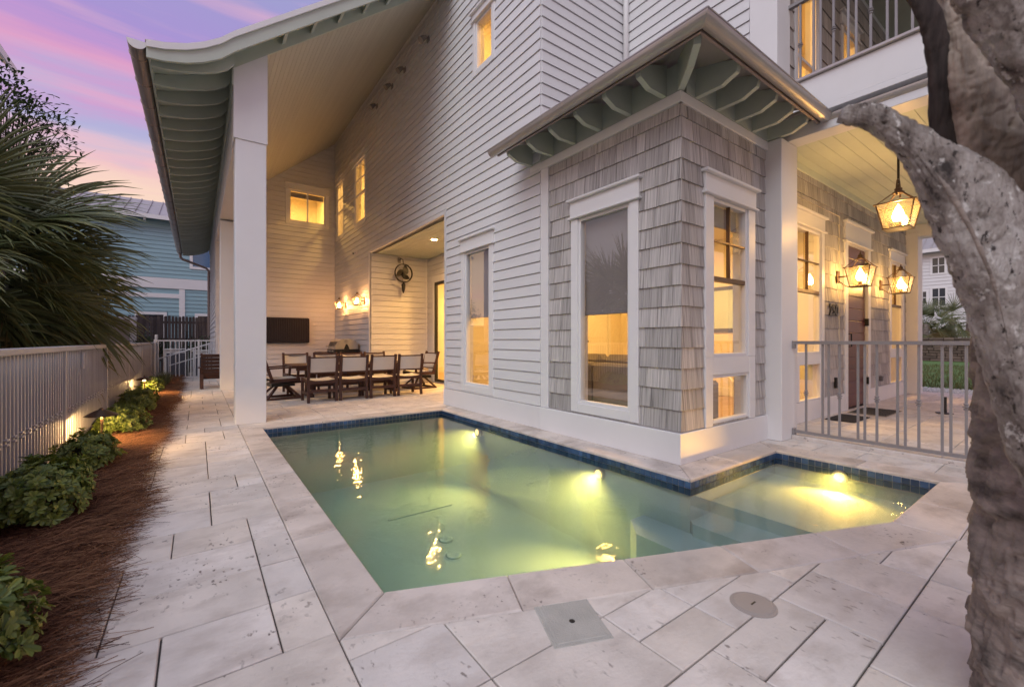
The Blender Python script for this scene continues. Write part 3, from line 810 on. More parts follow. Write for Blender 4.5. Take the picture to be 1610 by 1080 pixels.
roof = wall_part('main_roof', house)
RT = [(-.47, 4.40), (-.30, 4.43), (-.1, 4.50), (.06, 4.585), (.22, 4.70)] + [(x, CE(x) + .215) for x in (.36, 1.5, 3.0, 4.2)]
def strip(top, th): return top + [(x, z - th) for x, z in reversed(top)]
Y0R, Y1R = 6.22, 20.3
mb = MB(); n_ = len(RT)
def ribbon(mb, prof, th, y0, y1):
    n = len(prof)
    vs_ = [(x, y, z) for y in (y0, y1) for (x, z) in prof] + [(x, y, z - th) for y in (y0, y1) for (x, z) in prof]
    fs = []
    for i in range(n - 1):
        fs += [(i, i + 1, n + i + 1, n + i), (2 * n + i, 3 * n + i, 3 * n + i + 1, 2 * n + i + 1), (i, 2 * n + i, 2 * n + i + 1, i + 1), (n + i, n + i + 1, 3 * n + i + 1, 3 * n + i)]
    fs += [(0, n, 3 * n, 2 * n), (n - 1, 3 * n - 1, 4 * n - 1, 2 * n - 1)]
    return mb.add(vs_, fs)
ribbon(MB(), RT, .03, Y0R + .03, Y1R).build('roof_deck', M_sage, roof)
ribbon(MB(), [(x, z + .014) for x, z in RT], .013, Y0R - .02, Y1R).build('metal_roofing', M_roofm, roof)
# rake board (sage) with pale metal drip edge
RK = [(-.46, 4.395), (-.30, 4.425), (-.1, 4.495), (.06, 4.58), (.22, 4.695)] + [(x, CE(x) + .21) for x in (.36, 1.5, 3.0, 4.2)]
def rake_depth(x): return .165 + .06 * min(1, max(0, (x + .46) / .7))
def rake(mb, prof, y0, y1, f):
    n = len(prof)
    lo = [(x, z - f(x)) for x, z in prof]
    vs_ = [(x, y, z) for y in (y0, y1) for x, z in prof] + [(x, y, z) for y in (y0, y1) for x, z in lo]
    fs = []
    for i in range(n - 1):
        fs += [(i, 2 * n + i, 2 * n + i + 1, i + 1), (n + i, n + i + 1, 3 * n + i + 1, 3 * n + i), (2 * n + i, 3 * n + i, 3 * n + i + 1, 2 * n + i + 1), (i, i + 1, n + i + 1, n + i)]
    fs += [(0, n, 3 * n, 2 * n), (n - 1, 3 * n - 1, 4 * n - 1, 2 * n - 1)]
    return mb.add(vs_, fs)
rake(MB(), RK, Y0R - .005, Y0R + .03, rake_depth).build('rake_board', M_sage, roof)
rake(MB(), [(x, z + .018) for x, z in RK], Y0R - .03, Y0R - .006, lambda x: .075).build('rake_drip_edge', M_trim, roof)
# lookouts between the rake board and the patio front rafter
x = .95
while x < 3.4:
    z = CE(x)
    MB().prism([(x - .022, CE(x) + .02), (x + .022, CE(x) + .055), (x + .022, CE(x) + .18), (x - .022, CE(x) + .15)], lambda p, q, t: (p, t, q), Y0R + .03, 6.60).build('lookout', M_sage, roof); x += .36
MB().prism([(.36, CE(.36) - .03), (3.45, CE(3.45) - .03), (3.45, CE(3.45) + .18), (.36, CE(.36) + .18)], lambda p, q, t: (p, t, q), 6.585, 6.622).build('front_rafter', M_sage, roof)
# rafter tails
tail = [(-.44, 4.365), (-.30, 4.395), (-.1, 4.465), (.06, 4.55), (.22, 4.665), (.37, 4.80), (.37, 4.56), (.30, 4.47), (.2, 4.40), (.05, 4.335), (-.15, 4.275), (-.32, 4.245), (-.44, 4.24)]
y = 6.40; ks = 0
tail_me = None
while y < 20.2:
    if tail_me is None:
        o = MB().prism(tail, lambda p, q, t: (p, t, q), 0, .045).build('rafter_tail', M_sage, roof); tail_me = o.data
    else: o = link('rafter_tail', tail_me, roof)
    o.location.y = y; y += .44
MB().box(.355, .384, 6.6, 20.2, 4.4, 4.85).build('frieze_board', M_sage, roof)
MB().box(-.452, -.43, 6.25, 20.25, 4.27, 4.395).build('eave_fascia', M_sage, roof)
# half-round gutter
gut = MB(); gp = []
for k in range(13):
    t = math.pi * k / 12; gp.append((-.54 - .088 * math.cos(t), 4.395 - .095 * math.sin(t)))
gp2 = [(-.54 - .080 * math.cos(math.pi * k / 12), 4.395 - .087 * math.sin(math.pi * k / 12)) for k in range(12, -1, -1)]
gut.prism(gp + gp2, lambda p, q, t: (p, t, q), 6.24, 20.3)
gt = gut.build('eave_gutter', M_gutd, roof)
MB().prism(gp, lambda p, q, t: (p, t, q), 6.235, 6.243).build('gutter_end_cap', M_trim, roof)
hk = None; y = 6.5
while y < 20.2:
    if hk is None:
        m2 = MB()
        pts = [(-.54 - .091 * math.cos(math.pi * k / 10), 0, 4.397 - .098 * math.sin(math.pi * k / 10)) for k in range(11)]
        m2.tube(pts, .006, 6); o = m2.build('gutter_strap', M_gutd, roof); hk = o.data
    else: o = link('gutter_strap', hk, roof)
    o.location.y = y; y += .62
MB().tube([(-.52, 20.1, 4.32), (-.52, 20.1, 4.18), (-.45, 20.1, 4.1), (.25, 20.1, 3.85), (.34, 20.1, 3.75), (.34, 20.1, 0)], .045, 10).build('downspout', M_gutd, house)

# ------------------------------------------------------------------ shingled bay
BX, BY, BR, BT = 3.47, 2.2, 5.11, 3.205
bay = wall_part('bay_side_wall', house); bayf = wall_part('bay_front_wall', house)
sheathing('X', BX, BY, 4.1, 0, 3.45, [hole(G_bl)], .14, M_trim, bay)
sheathing('Y', BY, BX - .0, BR + .1, 0, 3.45, [hole(G_bf), hole(G_bf2)], .14, M_trim, bayf)
shingles('X', BX, BY - .018, 3.955, .285, BT, [board_hole(G_bl, .105)], M_shin, bay)
hf = (G_bf[0] - .18, G_bf[1] + .18, .30, G_bf[3] + .035 + .23)
shingles('Y', BY, BX + .0, BR - .02, .285, BT, [hf], M_shin, bayf)
mb = MB(); pbox(mb, 'X', BX, BY - .03, 4.088, 0, .275, -.01, .05, .004); mb.build('skirt_board', M_trim, bay)
mb = MB(); pbox(mb, 'Y', BY, BX - .0, BR, 0, .275, -.01, .03, .004); mb.build('skirt_board', M_trim, bayf)
mb = MB(); pbox(mb, 'X', BX, 3.958, 4.098, .278, 3.3, -.01, .034, .004); mb.build('corner_board', M_trim, bay)
mb = MB(); pbox(mb, 'X', BX, BY - .028, 4.3, BT + .002, 3.305, -.01, .04, .004); mb.build('frieze_board', M_trim, bay)
mb = MB(); pbox(mb, 'Y', BY, BX - .03, BR + .4, BT + .002, 3.303, -.01, .03, .004); mb.build('frieze_board', M_trim, bayf)
window(house, 'X', BX, G_bl, .105)
rl = 1.70; um = (G_bf[0] + G_bf[1]) / 2
wf = window(house, 'Y', BY, G_bf, .145, rail=rl, bottom=.0, sashmat=M_bronze, muntin=[(um - .008, um + .008, rl, G_bf[3]), (G_bf[0], G_bf[1], 2.06, 2.076)])
mb = MB(); pbox(mb, 'Y', BY, G_bf[0] - .03, G_bf[1] + .03, rl - .02, G_bf[3] + .02, -.03, -.026)
mb = MB()
a0, a1 = G_bf[0] - .18, G_bf[1] + .18
pbox(mb, 'Y', BY, a0, G_bf2[0] - .03, .278, .934, -.01, .03, .004); pbox(mb, 'Y', BY, G_bf2[1] + .03, a1, .278, .934, -.01, .03, .004)
pbox(mb, 'Y', BY, G_bf2[0] - .03, G_bf2[1] + .03, .765, .934, -.01, .028, .004)
lw = mb.build('window', M_trim, house)
mb = MB()
for (p, q, r, s_) in ((G_bf2[0] - .03, G_bf2[0], .29, .765), (G_bf2[1], G_bf2[1] + .03, .29, .765), (G_bf2[0], G_bf2[1], .29, .325), (G_bf2[0], G_bf2[1], .735, .765)):
    pbox(mb, 'Y', BY, p, q, r, s_, -.05, .014, .003)
mb.build('sash', M_trim, lw)
MB().add([(G_bf2[0], BY + .02, .325), (G_bf2[1], BY + .02, .325), (G_bf2[1], BY + .02, .735), (G_bf2[0], BY + .02, .735)], [(0, 1, 2, 3)]).build('pane', M_glass, lw)
# bay roof: open rafter tails, hip rafter, deck, half-round gutter
broof = wall_part('bay_roof', house)
def tail_prof(L): return [(0, 3.31), (L * .62, 3.31), (L - .02, 3.365), (L, 3.43), (L, 3.455), (0, 3.60)]
TL = .40
y = 2.32
while y < 4.4:
    MB().prism(tail_prof(TL), lambda p, q, t: (BX - .02 - p, t, q), y, y + .05).build('rafter_tail', M_sage, broof); y += .385
x = 3.66
while x < 5.2:
    MB().prism(tail_prof(TL), lambda p, q, t: (t, BY - .02 - p, q), x, x + .05).build('rafter_tail', M_sage, broof); x += .36
h_ = Vector((-1, -1)).normalized(); h2 = Vector((1, -1)).normalized() * .028
MB().prism(tail_prof(TL * 1.38), lambda p, q, t: (BX - .01 + h_.x * p + h2.x * t, BY - .01 + h_.y * p + h2.y * t, q), -1, 1).build('hip_rafter', M_sage, broof)
MB().box(BX - .03, BX + .05, 2.2, 4.4, 3.306, 3.56).build('blocking', M_sage, broof)
MB().box(BX + .05, 5.5, BY - .03, BY + .05, 3.306, 3.56).build('blocking', M_sage, broof)
ov = .46
zl, zh = 3.462, 3.462 + (1.65 + ov) * .36
e1, e2, e3, e4 = (BX - ov, 4.4), (BX - ov, BY - ov), (5.5, BY - ov), (5.5, 4.1)
rg_ = (5.05, 4.1)
mb = MB()
for dz in (0, .03):
    mb.add([(BX - ov, 4.42, zl + dz), (BX - ov, BY - ov, zl + dz), (5.06, BY - ov, zl + dz), (5.06, 4.1, zh + dz), (BX - ov + 1.6, 4.1, zl + .58 + dz), (BX, 4.42, zl + ov * .36 + dz), (5.06, BY - ov + 1.6, zl + .58 + dz)],
           [(0, 1, 4, 5) if dz else (5, 4, 1, 0), (1, 2, 6, 4) if dz else (4, 6, 2, 1)])
mb.box(5.06, 5.36, BY - ov, 2.3, zl - .0, zl + .03)
mb.build('roof_deck', M_roofm, broof)
def gutter_profile(o0, z, r, n=12):
    outer = [(o0 + r - r * math.cos(math.pi * k / n) - 2 * r, z - r * math.sin(math.pi * k / n)) for k in range(n + 1)]
    return outer
ring = [(.0 + .062 * math.cos(math.pi * k / 12), -.068 * math.sin(math.pi * k / 12)) for k in range(13)] + [(.056 * math.cos(math.pi * k / 12), -.061 * math.sin(math.pi * k / 12)) for k in range(12, -1, -1)]
X1, Y1, X3 = BX - ov - .055, BY - ov - .055, 5.33
mb = MB(); n_ = len(ring); zg = 3.445
for (fx) in (lambda o: (X1 - o, 4.47), lambda o: (X1 - o, Y1 - o), lambda o: (X3 - o, Y1 - o), lambda o: (X3 - o, -1.4)):
    for (o, dz) in ring: mb.v.append((*fx(o), zg + dz))
for s_ in range(3):
    for k in range(n_):
        mb.f.append((s_ * n_ + k, s_ * n_ + (k + 1) % n_, (s_ + 1) * n_ + (k + 1) % n_, (s_ + 1) * n_ + k)); mb.mi.append(0)
mb.f += [tuple(range(n_)), tuple(range(3 * n_, 4 * n_))[::-1]]; mb.mi += [0, 0]
gb = mb.build('gutter', M_gut, broof, fix=True)
mb = MB(); mb.prism([(X1 - .066, zg + .006), (X1 - .05, zg + .006), (X1 - .05, zg - .004), (X1 - .066, zg - .004)], lambda p, q, t: (p, t, q), Y1 - .06, 4.47); mb.build('gutter_bead', M_gut, broof)
mb = MB(); mb.prism([(Y1 - .066, zg + .006), (Y1 - .05, zg + .006), (Y1 - .05, zg - .004), (Y1 - .066, zg - .004)], lambda p, q, t: (t, p, q), X1 - .06, X3 - .06); mb.build('gutter_bead', M_gut, broof)
MB().box(BX - ov - .003, BX - ov + .02, BY - ov, 4.42, 3.385, 3.46).build('fascia', M_gutd, broof)
MB().box(BX - ov + .02, X3, BY - ov - .003, BY - ov + .02, 3.385, 3.46).build('fascia', M_gutd, broof)

# ------------------------------------------------------------------ upper walls above the bay
uf = wall_part('upper_front_wall', house)
sheathing('Y', 4.1, 3.47, 5.06, 3.4, 8.0, [], .14, M_trim, uf)
lap('Y', 4.1, 3.452, 5.03, .285 + .1385 * 22, 8.0, [], M_sid, uf)
ur = wall_part('upper_side_wall', house)
sheathing('X', 5.05, 2.05, 4.1, 3.5, 8.0, [], .14, M_trim, ur)
lap('X', 5.05, 2.33, 4.08, .285 + .1385 * 23, 8.0, [], M_sid, ur)
mb = MB(); pbox(mb, 'X', 5.05, 2.04, 2.325, 3.5, 8.0, -.3, .03, .005); mb.build('corner_board', M_trim, ur)
MB().tube([(4.995, 4.035, 8.0), (4.995, 4.035, 3.95)], .04, 12).build('downspout', M_trim, house, smooth=True)

# ------------------------------------------------------------------ front porch
DY = 2.37
G_pl = (6.41, 7.18, .94, 2.60); G_pl2 = (6.47, 7.13, .29, .735); G_pr = (10.77, 11.50, .94, 2.58); G_pr2 = (10.7, 11.40, .29, .735)
DR = (8.30, 9.30, .0, 2.63)
pw = wall_part('porch_wall', house)
sheathing('Y', DY, 5.11, 12.3, 0, 3.5, [hole(G_pl), hole(G_pl2), hole(G_pr), hole(G_pr2), DR], .14, M_trim, pw)
ph = [(G_pl[0] - .16, G_pl[1] + .14, .25, 2.88), (DR[0] - .13, DR[1] + .13, -.1, 2.99), (G_pr[0] - .14, G_pr[1] + .14, .25, 2.88)]
shingles('Y', DY, 5.54, 11.85, .275, 3.46, ph, M_shin, pw, wr=(.09, .26), exp=.2)
for a, b in ((5.5, 8.17), (9.43, 11.83)):
    mb = MB(); pbox(mb, 'Y', DY, a, b, 0, .268, -.01, .03, .004); mb.build('skirt_board', M_trim, pw)
mb = MB(); pbox(mb, 'Y', DY, 5.5, 11.83, 3.36, 3.45, -.01, .035, .004); mb.build('crown_board', M_porchceil, pw)
for g, g2 in ((G_pl, G_pl2), (G_pr, G_pr2)):
    rl = 1.775; um = (g[0] + g[1]) / 2
    w = window(house, 'Y', DY, g, .105, rail=rl, bottom=.0, sashmat=M_bronze, muntin=[(um - .008, um + .008, rl, g[3]), (g[0], g[1], 2.18, 2.196)])
    mb = MB()
    pbox(mb, 'Y', DY, g[0] - .14, g2[0] - .03, .275, .904, -.01, .03, .004); pbox(mb, 'Y', DY, g2[1] + .03, g[1] + .14, .275, .904, -.01, .03, .004); pbox(mb, 'Y', DY, g2[0] - .03, g2[1] + .03, .765, .904, -.01, .028, .004); pbox(mb, 'Y', DY, g2[0] - .03, g2[1] + .03, .27, .29, -.01, .028, .004)
    lw = mb.build('window', M_trim, house)
    MB().add([(g2[0] - .03, DY + .02, .29), (g2[1] + .03, DY + .02, .29), (g2[1] + .03, DY + .02, .765), (g2[0] - .03, DY + .02, .765)], [(0, 1, 2, 3)]).build('pane', M_glass, lw)
# door
mb = MB()
pbox(mb, 'Y', DY, DR[0] - .13, DR[0], 0, 2.64, -.01, .035, .004); pbox(mb, 'Y', DY, DR[1], DR[1] + .13, 0, 2.64, -.01, .035, .004)
pbox(mb, 'Y', DY, DR[0] - .14, DR[1] + .14, 2.675, 2.95, -.01, .04, .004); pbox(mb, 'Y', DY, DR[0] - .18, DR[1] + .18, 2.95, 2.985, -.01, .08, .006); pbox(mb, 'Y', DY, DR[0] - .16, DR[1] + .16, 2.642, 2.672, -.01, .065, .006)
dcas = mb.build('front_door', M_trim, house)
z = .02; k = 0
while z < 2.6:
    mb = MB(); pbox(mb, 'Y', DY, DR[0] + .012, DR[1] - .012, z + .003, min(z + .2, 2.625) - .003, -.07, -.012, .006); mb.build('door_plank', M_door, dcas); z += .2
mb = MB(); pbox(mb, 'Y', DY, DR[0] + .008, DR[1] - .008, .01, 2.63, -.08, -.022); mb.build('door_core', M_door, dcas)
for z in (.35, 1.35, 2.3):
    mb = MB(); pbox(mb, 'Y', DY, DR[1] - .03, DR[1] + .012, z, z + .12, -.02, .042); mb.build('hinge', M_black, dcas)
mb = MB(); pbox(mb, 'Y', DY, DR[0] + .06, DR[0] + .11, .95, 1.25, -.015, .0); mb.tube([(DR[0] + .085, DY - .0, 1.0), (DR[0] + .085, DY - .05, 1.0), (DR[0] + .085, DY - .05, 1.2), (DR[0] + .085, DY, 1.2)], .01, 8); mb.build('door_handle', M_black, dcas)
# columns, beam, ceiling
MB().cbox(5.11, 5.52, 2.03, 2.365, 0, 3.30, .006).build('porch_column', M_trim, house)
MB().cbox(11.83, 12.2, 2.17, 2.5, 0, 3.30, .006).build('porch_column', M_trim, house)
MB().cbox(11.83, 12.2, -1.6, -1.25, 0, 3.30, .006).build('porch_column', M_trim, house)
MB().cbox(5.30, 5.535, -1.55, 2.20, 3.305, 3.448, .004).build('porch_beam', M_trim, house)
MB().cbox(11.85, 12.18, -1.55, 2.50, 3.205, 3.448, .004).build('porch_beam', M_trim, house)
prc = wall_part('porch_ceiling', house)
y = -1.55
while y < DY - .02:
    MB().cbox(5.5, 11.9, y + .001, min(y + .139, DY), 3.45, 3.475, .004).build('ceiling_plank', M_porchceil, prc); y += .14
# balcony
bal = wall_part('balcony', house)
MB().cbox(5.28, 12.2, -1.6, 2.45, 3.50, 3.56, .004).build('deck', M_trim, bal)
MB().cbox(5.285, 5.33, -1.6, 2.04, 3.56, 3.90, .004).build('fascia', M_trim, bal)
MB().cbox(5.25, 5.40, -1.6, 2.04, 3.902, 3.935, .006).build('fascia_cap', M_gut, bal)
MB().cbox(5.33, 12.2, -1.6, 2.45, 3.6, 3.9, .004).build('floor', M_wood, bal)
MB().bar((5.33, 2.04, 4.80), (5.33, -1.6, 4.80), .05, .035).build('handrail', M_rail, bal)
def balusters(root, x, y0, y1, z0, z1, seq, kz, mat):
    me1 = me2 = None
    for i, (yy, col) in enumerate(seq):
        if col:
            if me1 is None:
                mb = MB(); mb.box(-.0095, .0095, -.0095, .0095, z0, z1)
                for q in (-.022, .0, .022): mb.lathe([(.012, q + kz - .01), (.019 if q else .025, q + kz - .003), (.019 if q else .025, q + kz + .003), (.012, q + kz + .01)], (0, 0, 0), 8)
                o = mb.build('baluster', mat, root); me1 = o.data
            else: o = link('baluster', me1, root)
        else:
            if me2 is None: o = MB().box(-.0095, .0095, -.0095, .0095, z0, z1).build('baluster', mat, root); me2 = o.data
            else: o = link('baluster', me2, root)
        o.location = (x, yy, 0)
seq = []; y = 1.93
while y > -1.5:
    seq += [(y, 1), (y - .125, 0), (y - .19, 0)]; y -= .305
balusters(bal, 5.33, 0, 0, 3.935, 4.785, seq, 4.33, M_rail)
ub = wall_part('balcony_wall', house)
G_b1 = (6.52, 7.15, 4.15, 6.0); G_b2 = (8.25, 8.85, 4.15, 6.0)
sheathing('Y', 2.40, 5.1, 12.2, 3.55, 7.0, [hole(G_b1), hole(G_b2)], .14, M_trim, ub)
shingles('Y', 2.40, 5.36, 12.0, 3.95, 6.9, [board_hole(G_b1, .09), board_hole(G_b2, .09)], M_shin, ub, wr=(.16, .34), exp=.25)
for g in (G_b1, G_b2): window(house, 'Y', 2.40, g, .09, rail=4.95)
MB().box(5.2, 12.2, -1.6, 2.5, 7.0, 7.05).build('balcony_ceiling', M_ceil, house)

# ------------------------------------------------------------------ lit rooms behind the glass
def room(x0, x1, y0, y1, z0, z1, open_=(), wmat=None, fmat=None):
    mb = MB(); w = wmat or M_room
    V = [(x0, y0, z0), (x1, y0, z0), (x1, y1, z0), (x0, y1, z0), (x0, y0, z1), (x1, y0, z1), (x1, y1, z1), (x0, y1, z1)]
    F = {'-z': (0, 1, 2, 3), '+z': (4, 7, 6, 5), '-y': (0, 4, 5, 1), '+x': (1, 5, 6, 2), '+y': (2, 6, 7, 3), '-x': (3, 7, 4, 0)}
    for k, f in F.items():
        if k not in open_: mb.add(V, [f], 1 if k == '-z' else 0)
    return mb.build('room', [w, fmat or M_roomfl], house)
def room_light(x, y, z, watts, size=.3, col=(1, .54, .13)):
    d = bpy.data.lights.new('ceiling_lamp', 'AREA'); d.energy = watts; d.size = size; d.color = col
    d.energy *= 2.2; o = link('ceiling_lamp', d, house); o.location = (x, y, z); return o
room(3.595, 7.95, 2.345, 6.58, .06, 3.0, ('-x', '-y'))
MB().box(3.60, 5.11, 2.35, 2.51, 3.0, 3.05).build('room_trim', M_trim, house)
for p in ((4.6, 4.4), (6.4, 3.4), (6.2, 5.4)): room_light(*p, 2.96, 26)
room(5.12, 8.6, 6.75, 12.6, .06, 3.2, ('-x',)); room_light(6.6, 8.6, 3.1, 90); room_light(6.6, 11, 3.1, 60)
room(10.0, 12.4, 2.515, 5.2, .05, 3.0, ('-y',)); room_light(11.2, 3.8, 2.9, 30)
room(3.595, 6.2, 10.8, 13.95, 3.7, 6.8, ('-x',)); room_light(4.9, 12.4, 6.7, 60)
room(.9, 3.55, 14.18, 17.2, 3.6, 6.2, ('-y',)); room_light(2.4, 15.6, 6.1, 64)
room(3.595, 5.0, 4.25, 6.5, 4.6, 6.9, ('-x',)); room_light(4.3, 5.4, 6.8, 20)
room(5.6, 9.4, 2.55, 5.0, 3.95, 6.6, ('-y',)); room_light(6.9, 3.6, 6.5, 40); room_light(8.5, 3.6, 6.5, 16)
# inside the living room: two white doors, a ledge and roller shades
for a, b in ((4.75, 5.6), (6.72, 7.5)):
    mb = MB()
    for (p, q, r, s_) in ((a - .08, a, .06, 2.5), (b, b + .08, .06, 2.5), (a - .08, b + .08, 2.5, 2.6)): pbox(mb, 'Y', 6.575, p, q, r, s_, 0, .03, .004)
    d_ = mb.build('interior_door', M_white, house)
    mb = MB(); pbox(mb, 'Y', 6.575, a + .01, b - .01, .07, 2.49, 0, .012); d2 = mb.build('door_leaf', M_white, d_)
    for r, s_ in ((.2, 1.0), (1.15, 2.35)):
        mb = MB(); pbox(mb, 'Y', 6.575, a + .12, b - .12, r, s_, .012, .02, .004); mb.build('door_panel', M_white, d_)
    MB().lathe([(.012, 0), (.028, .02), (.028, .04), (.0, .05)], (a + .07, 6.52, 1.05), 10).build('door_knob', M_black, d_)
mb = MB(); pbox(mb, 'X', 7.945, 3.45, 4.55, 1.25, 2.1, 0, .03, .004); pf = mb.build('wall_picture', M_black, house)
mb = MB(); pbox(mb, 'X', 7.945, 3.52, 4.48, 1.32, 2.03, .031, .034); mb.build('picture_print', M_shell, pf)
mb = MB(); pbox(mb, 'X', 7.945, 2.36, 6.55, .062, .22, 0, .02, .004); mb.build('baseboard', M_white, house)
mb = MB(); pbox(mb, 'Y', 6.575, 5.7, 6.6, .062, .22, 0, .02, .004); mb.build('baseboard', M_white, house)
mb = MB(); pbox(mb, 'X', 7.945, 5.35, 6.2, .07, 2.5, 0, .03, .004); d_ = mb.build('interior_door', M_white, house)
for r, s_ in ((.2, 1.0), (1.15, 2.35)):
    mb = MB(); pbox(mb, 'X', 7.945, 5.47, 6.08, r, s_, .03, .04, .004); mb.build('door_panel', M_white, d_)
MB().bar((6.6, 3.0, .2), (6.9, 5.2, 1.75), .05, .09).build('stair_rail', M_white, house)
def shade(ax, c, u0, u1, z0, z1):
    mb = MB(); pbox(mb, ax, c, u0, u1, z0, z1, -.10, -.097); s_ = mb.build('roller_shade', M_shade, house)
    mb = MB(); pbox(mb, ax, c, u0, u1, z0 - .05, z0, -.112, -.09, .004); mb.build('hem_bar', M_shade, s_)
shade('X', BX, G_bl[0] - .03, G_bl[1] + .03, 1.43, 2.5); shade('X', WX, G_w1[0] - .03, G_w1[1] + .03, 1.50, 2.5); shade('Y', BY, G_bf[0] - .02, G_bf[1] + .02, 2.30, 2.46)
shade('Y', YB, G_bk[0], G_bk[1], 5.4, 5.5)

# ------------------------------------------------------------------ lanterns
def lantern(root, c, w, h, bulb, br=.03):
    """tapered four-sided lantern, c = centre of the glass body in root space; w = width at the shoulder"""
    x, y, z = c; t = w / 2; b = w * .30; zt, zb = z + h * .22, z - h * .34
    fr = MB(); s = w * .028
    for i, j in ((-1, -1), (1, -1), (1, 1), (-1, 1)):
        fr.bar((x + i * b, y + j * b, zb), (x + i * t * .9, y + j * t * .9, zt), s, s)
        fr.bar((x + i * t * .9, y + j * t * .9, zt), (x + i * w * .12, y + j * w * .12, zt + h * .25), s, s)
    f = fr.build('frame', M_bronze, root)
    m = MB()
    for (r0, zz, th) in ((t * .98, zt, s), (b * 1.05, zb, s)):
        for k in range(4):
            q = [(-r0, -r0), (r0, -r0), (r0, r0), (-r0, r0)]; a, e = q[k], q[(k + 1) % 4]
            m.bar((x + a[0], y + a[1], zz), (x + e[0], y + e[1], zz), th * 1.3, th * 1.1)
    m.build('rim', M_bronze, root)
    m = MB(); m.box(x - b, x + b, y - b, y + b, zb - s * .4, zb + s * .2); m.lathe([(.0, 0), (w * .09, 0), (w * .09, h * .07), (.0, h * .07)], (x, y, zb), 10); m.build('base_plate', M_bronze, root)
    m = MB(); m.lathe([(w * .15, 0), (w * .15, h * .03), (w * .09, h * .06), (w * .1, h * .11), (w * .05, h * .14), (w * .02, h * .17), (w * .03, h * .19), (.001, h * .22)], (x, y, zt + h * .25), 14); m.build('cap', M_bronze, root, smooth=False)
    for k in range(4):
        i, j = [(-1, 0), (1, 0), (0, -1), (0, 1)][k]
        if i: v = [(x + i * b, y - b, zb), (x + i * b, y + b, zb), (x + i * t * .9, y + t * .9, zt), (x + i * t * .9, y - t * .9, zt)]
        else: v = [(x - b, y + j * b, zb), (x + b, y + j * b, zb), (x + t * .9, y + j * t * .9, zt), (x - t * .9, y + j * t * .9, zt)]
        MB().add(v, [(0, 1, 2, 3)]).build('glass_pane', M_lglass, root)
    m = MB(); m.lathe([(.001, -br * 1.2), (br * .8, -br * .8), (br, 0), (br * .75, br * 1.1), (br * .25, br * 2.2), (.001, br * 2.6)], (x, y, z - h * .06), 12)
    m.build('flame_bulb', bulb, root, smooth=True)
    MB().lathe([(br * .5, -h * .22), (br * .5, -br)], (x, y, z - h * .06), 8).build('candle', M_bronze, root)
def wall_lantern(loc, ax, label, group, w, h, bulb, br):
    root = empty('wall_lantern', loc); tag(root, label, 'lantern', group)
    d = w * .85
    if ax == 'X': o = (-d, 0, 0); pl = (-.02, .001, -.05, .05, -.09, .09)
    else: o = (0, -d, 0); pl = (-.05, .05, -.02, .001, -.09, .09)
    MB().cbox(*pl, .005).build('wall_plate', M_bronze, root)
    n_ = Vector(o).normalized()
    m = MB(); m.tube([n_ * .01 + Vector((0, 0, 0)), n_ * (d * .5) + Vector((0, 0, .0)), n_ * (d - w * .42) + Vector((0, 0, h * .02))], .011, 8)
    m.tube([n_ * .01 + Vector((0, 0, -.06)), n_ * (d * .4) + Vector((0, 0, -h * .3)), n_ * (d - w * .28) + Vector((0, 0, -h * .36))], .008, 8)
    m.build('arm', M_bronze, root)
    lantern(root, o, w, h, bulb, br)
    return root
wall_lantern((7.86, DY - .02, 2.06), 'Y', 'bronze wall lantern between the house number and the maroon door', 'porch lanterns', .33, .50, M_bulb, .05)
wall_lantern((10.05, DY - .02, 2.10), 'Y', 'bronze wall lantern right of the maroon front door', 'porch lanterns', .33, .50, M_bulb, .05)
wall_lantern((WX - .02, 11.05, 2.10), 'X', 'bronze wall lantern over the grill, nearer the recess with the fan', 'patio lanterns', .22, .34, M_bulb2, .035)
wall_lantern((WX - .02, 12.75, 2.10), 'X', 'bronze wall lantern over the grill, nearer the patio back wall', 'patio lanterns', .22, .34, M_bulb2, .035)
pd = empty('hanging_lantern', (6.5, 1.36, 2.5)); tag(pd, 'large bronze lantern hanging from the porch ceiling on a rod', 'lantern', 'porch lanterns')
lantern(pd, (0, 0, .05), .37, .50, M_bulb, .055)
m = MB(); m.tube([(0, 0, .40), (0, 0, .95)], .012, 8); m.lathe([(.06, .935), (.06, .95)], (0, 0, 0), 16); m.build('rod', M_black, pd)
m = MB(); m.tube([(-.075, 0, .25), (-.07, 0, .36), (-.04, 0, .43), (0, 0, .455), (.04, 0, .43), (.07, 0, .36), (.075, 0, .25)], .009, 8); m.build('yoke', M_bronze, pd)

# ------------------------------------------------------------------ small fittings on walls
dn = empty('recessed_downlight', (4.12, 8.47, RZ)); tag(dn, 'lit recessed downlight in the ceiling of the dining recess', 'downlight')
MB().lathe([(.055, -.001), (.085, -.004), (.085, .004), (.055, .004)], (0, 0, 0), 24, cap=False).build('trim_ring', M_trim, dn)
MB().lathe([(.001, -.002), (.054, -.002), (.054, .003), (.001, .003)], (0, 0, 0), 24).build('lens', M_down, dn)
for i, y in enumerate((7.30, 8.41, 9.12, 10.11)):
    r_ = empty('flood_light', (WX - .014, y, 6.64)); tag(r_, ['grey flood light on the upper wall, nearest the pool', 'grey flood light on the upper wall, second from the pool', 'grey flood light on the upper wall, third from the pool', 'grey flood light on the upper wall, farthest from the pool'][i], 'flood light', 'flood lights under the patio ceiling')
    MB().cbox(-.02, .0, -.05, .05, -.05, .05, .005).build('mount', M_rail, r_)
    MB().tube([(-.01, 0, 0), (-.06, 0, .01), (-.08, 0, 0)], .012, 8).build('arm', M_rail, r_)
    MB().tube([(-.05, 0, .03), (-.1, 0, -.01), (-.16, 0, -.075)], [.03, .045, .06], 14).build('head', M_rail, r_, smooth=False)
sc_ = empty('security_camera', (WX - .016, 11.67, 3.46)); tag(sc_, 'small white security camera on the patio wall beside the recess', 'camera')
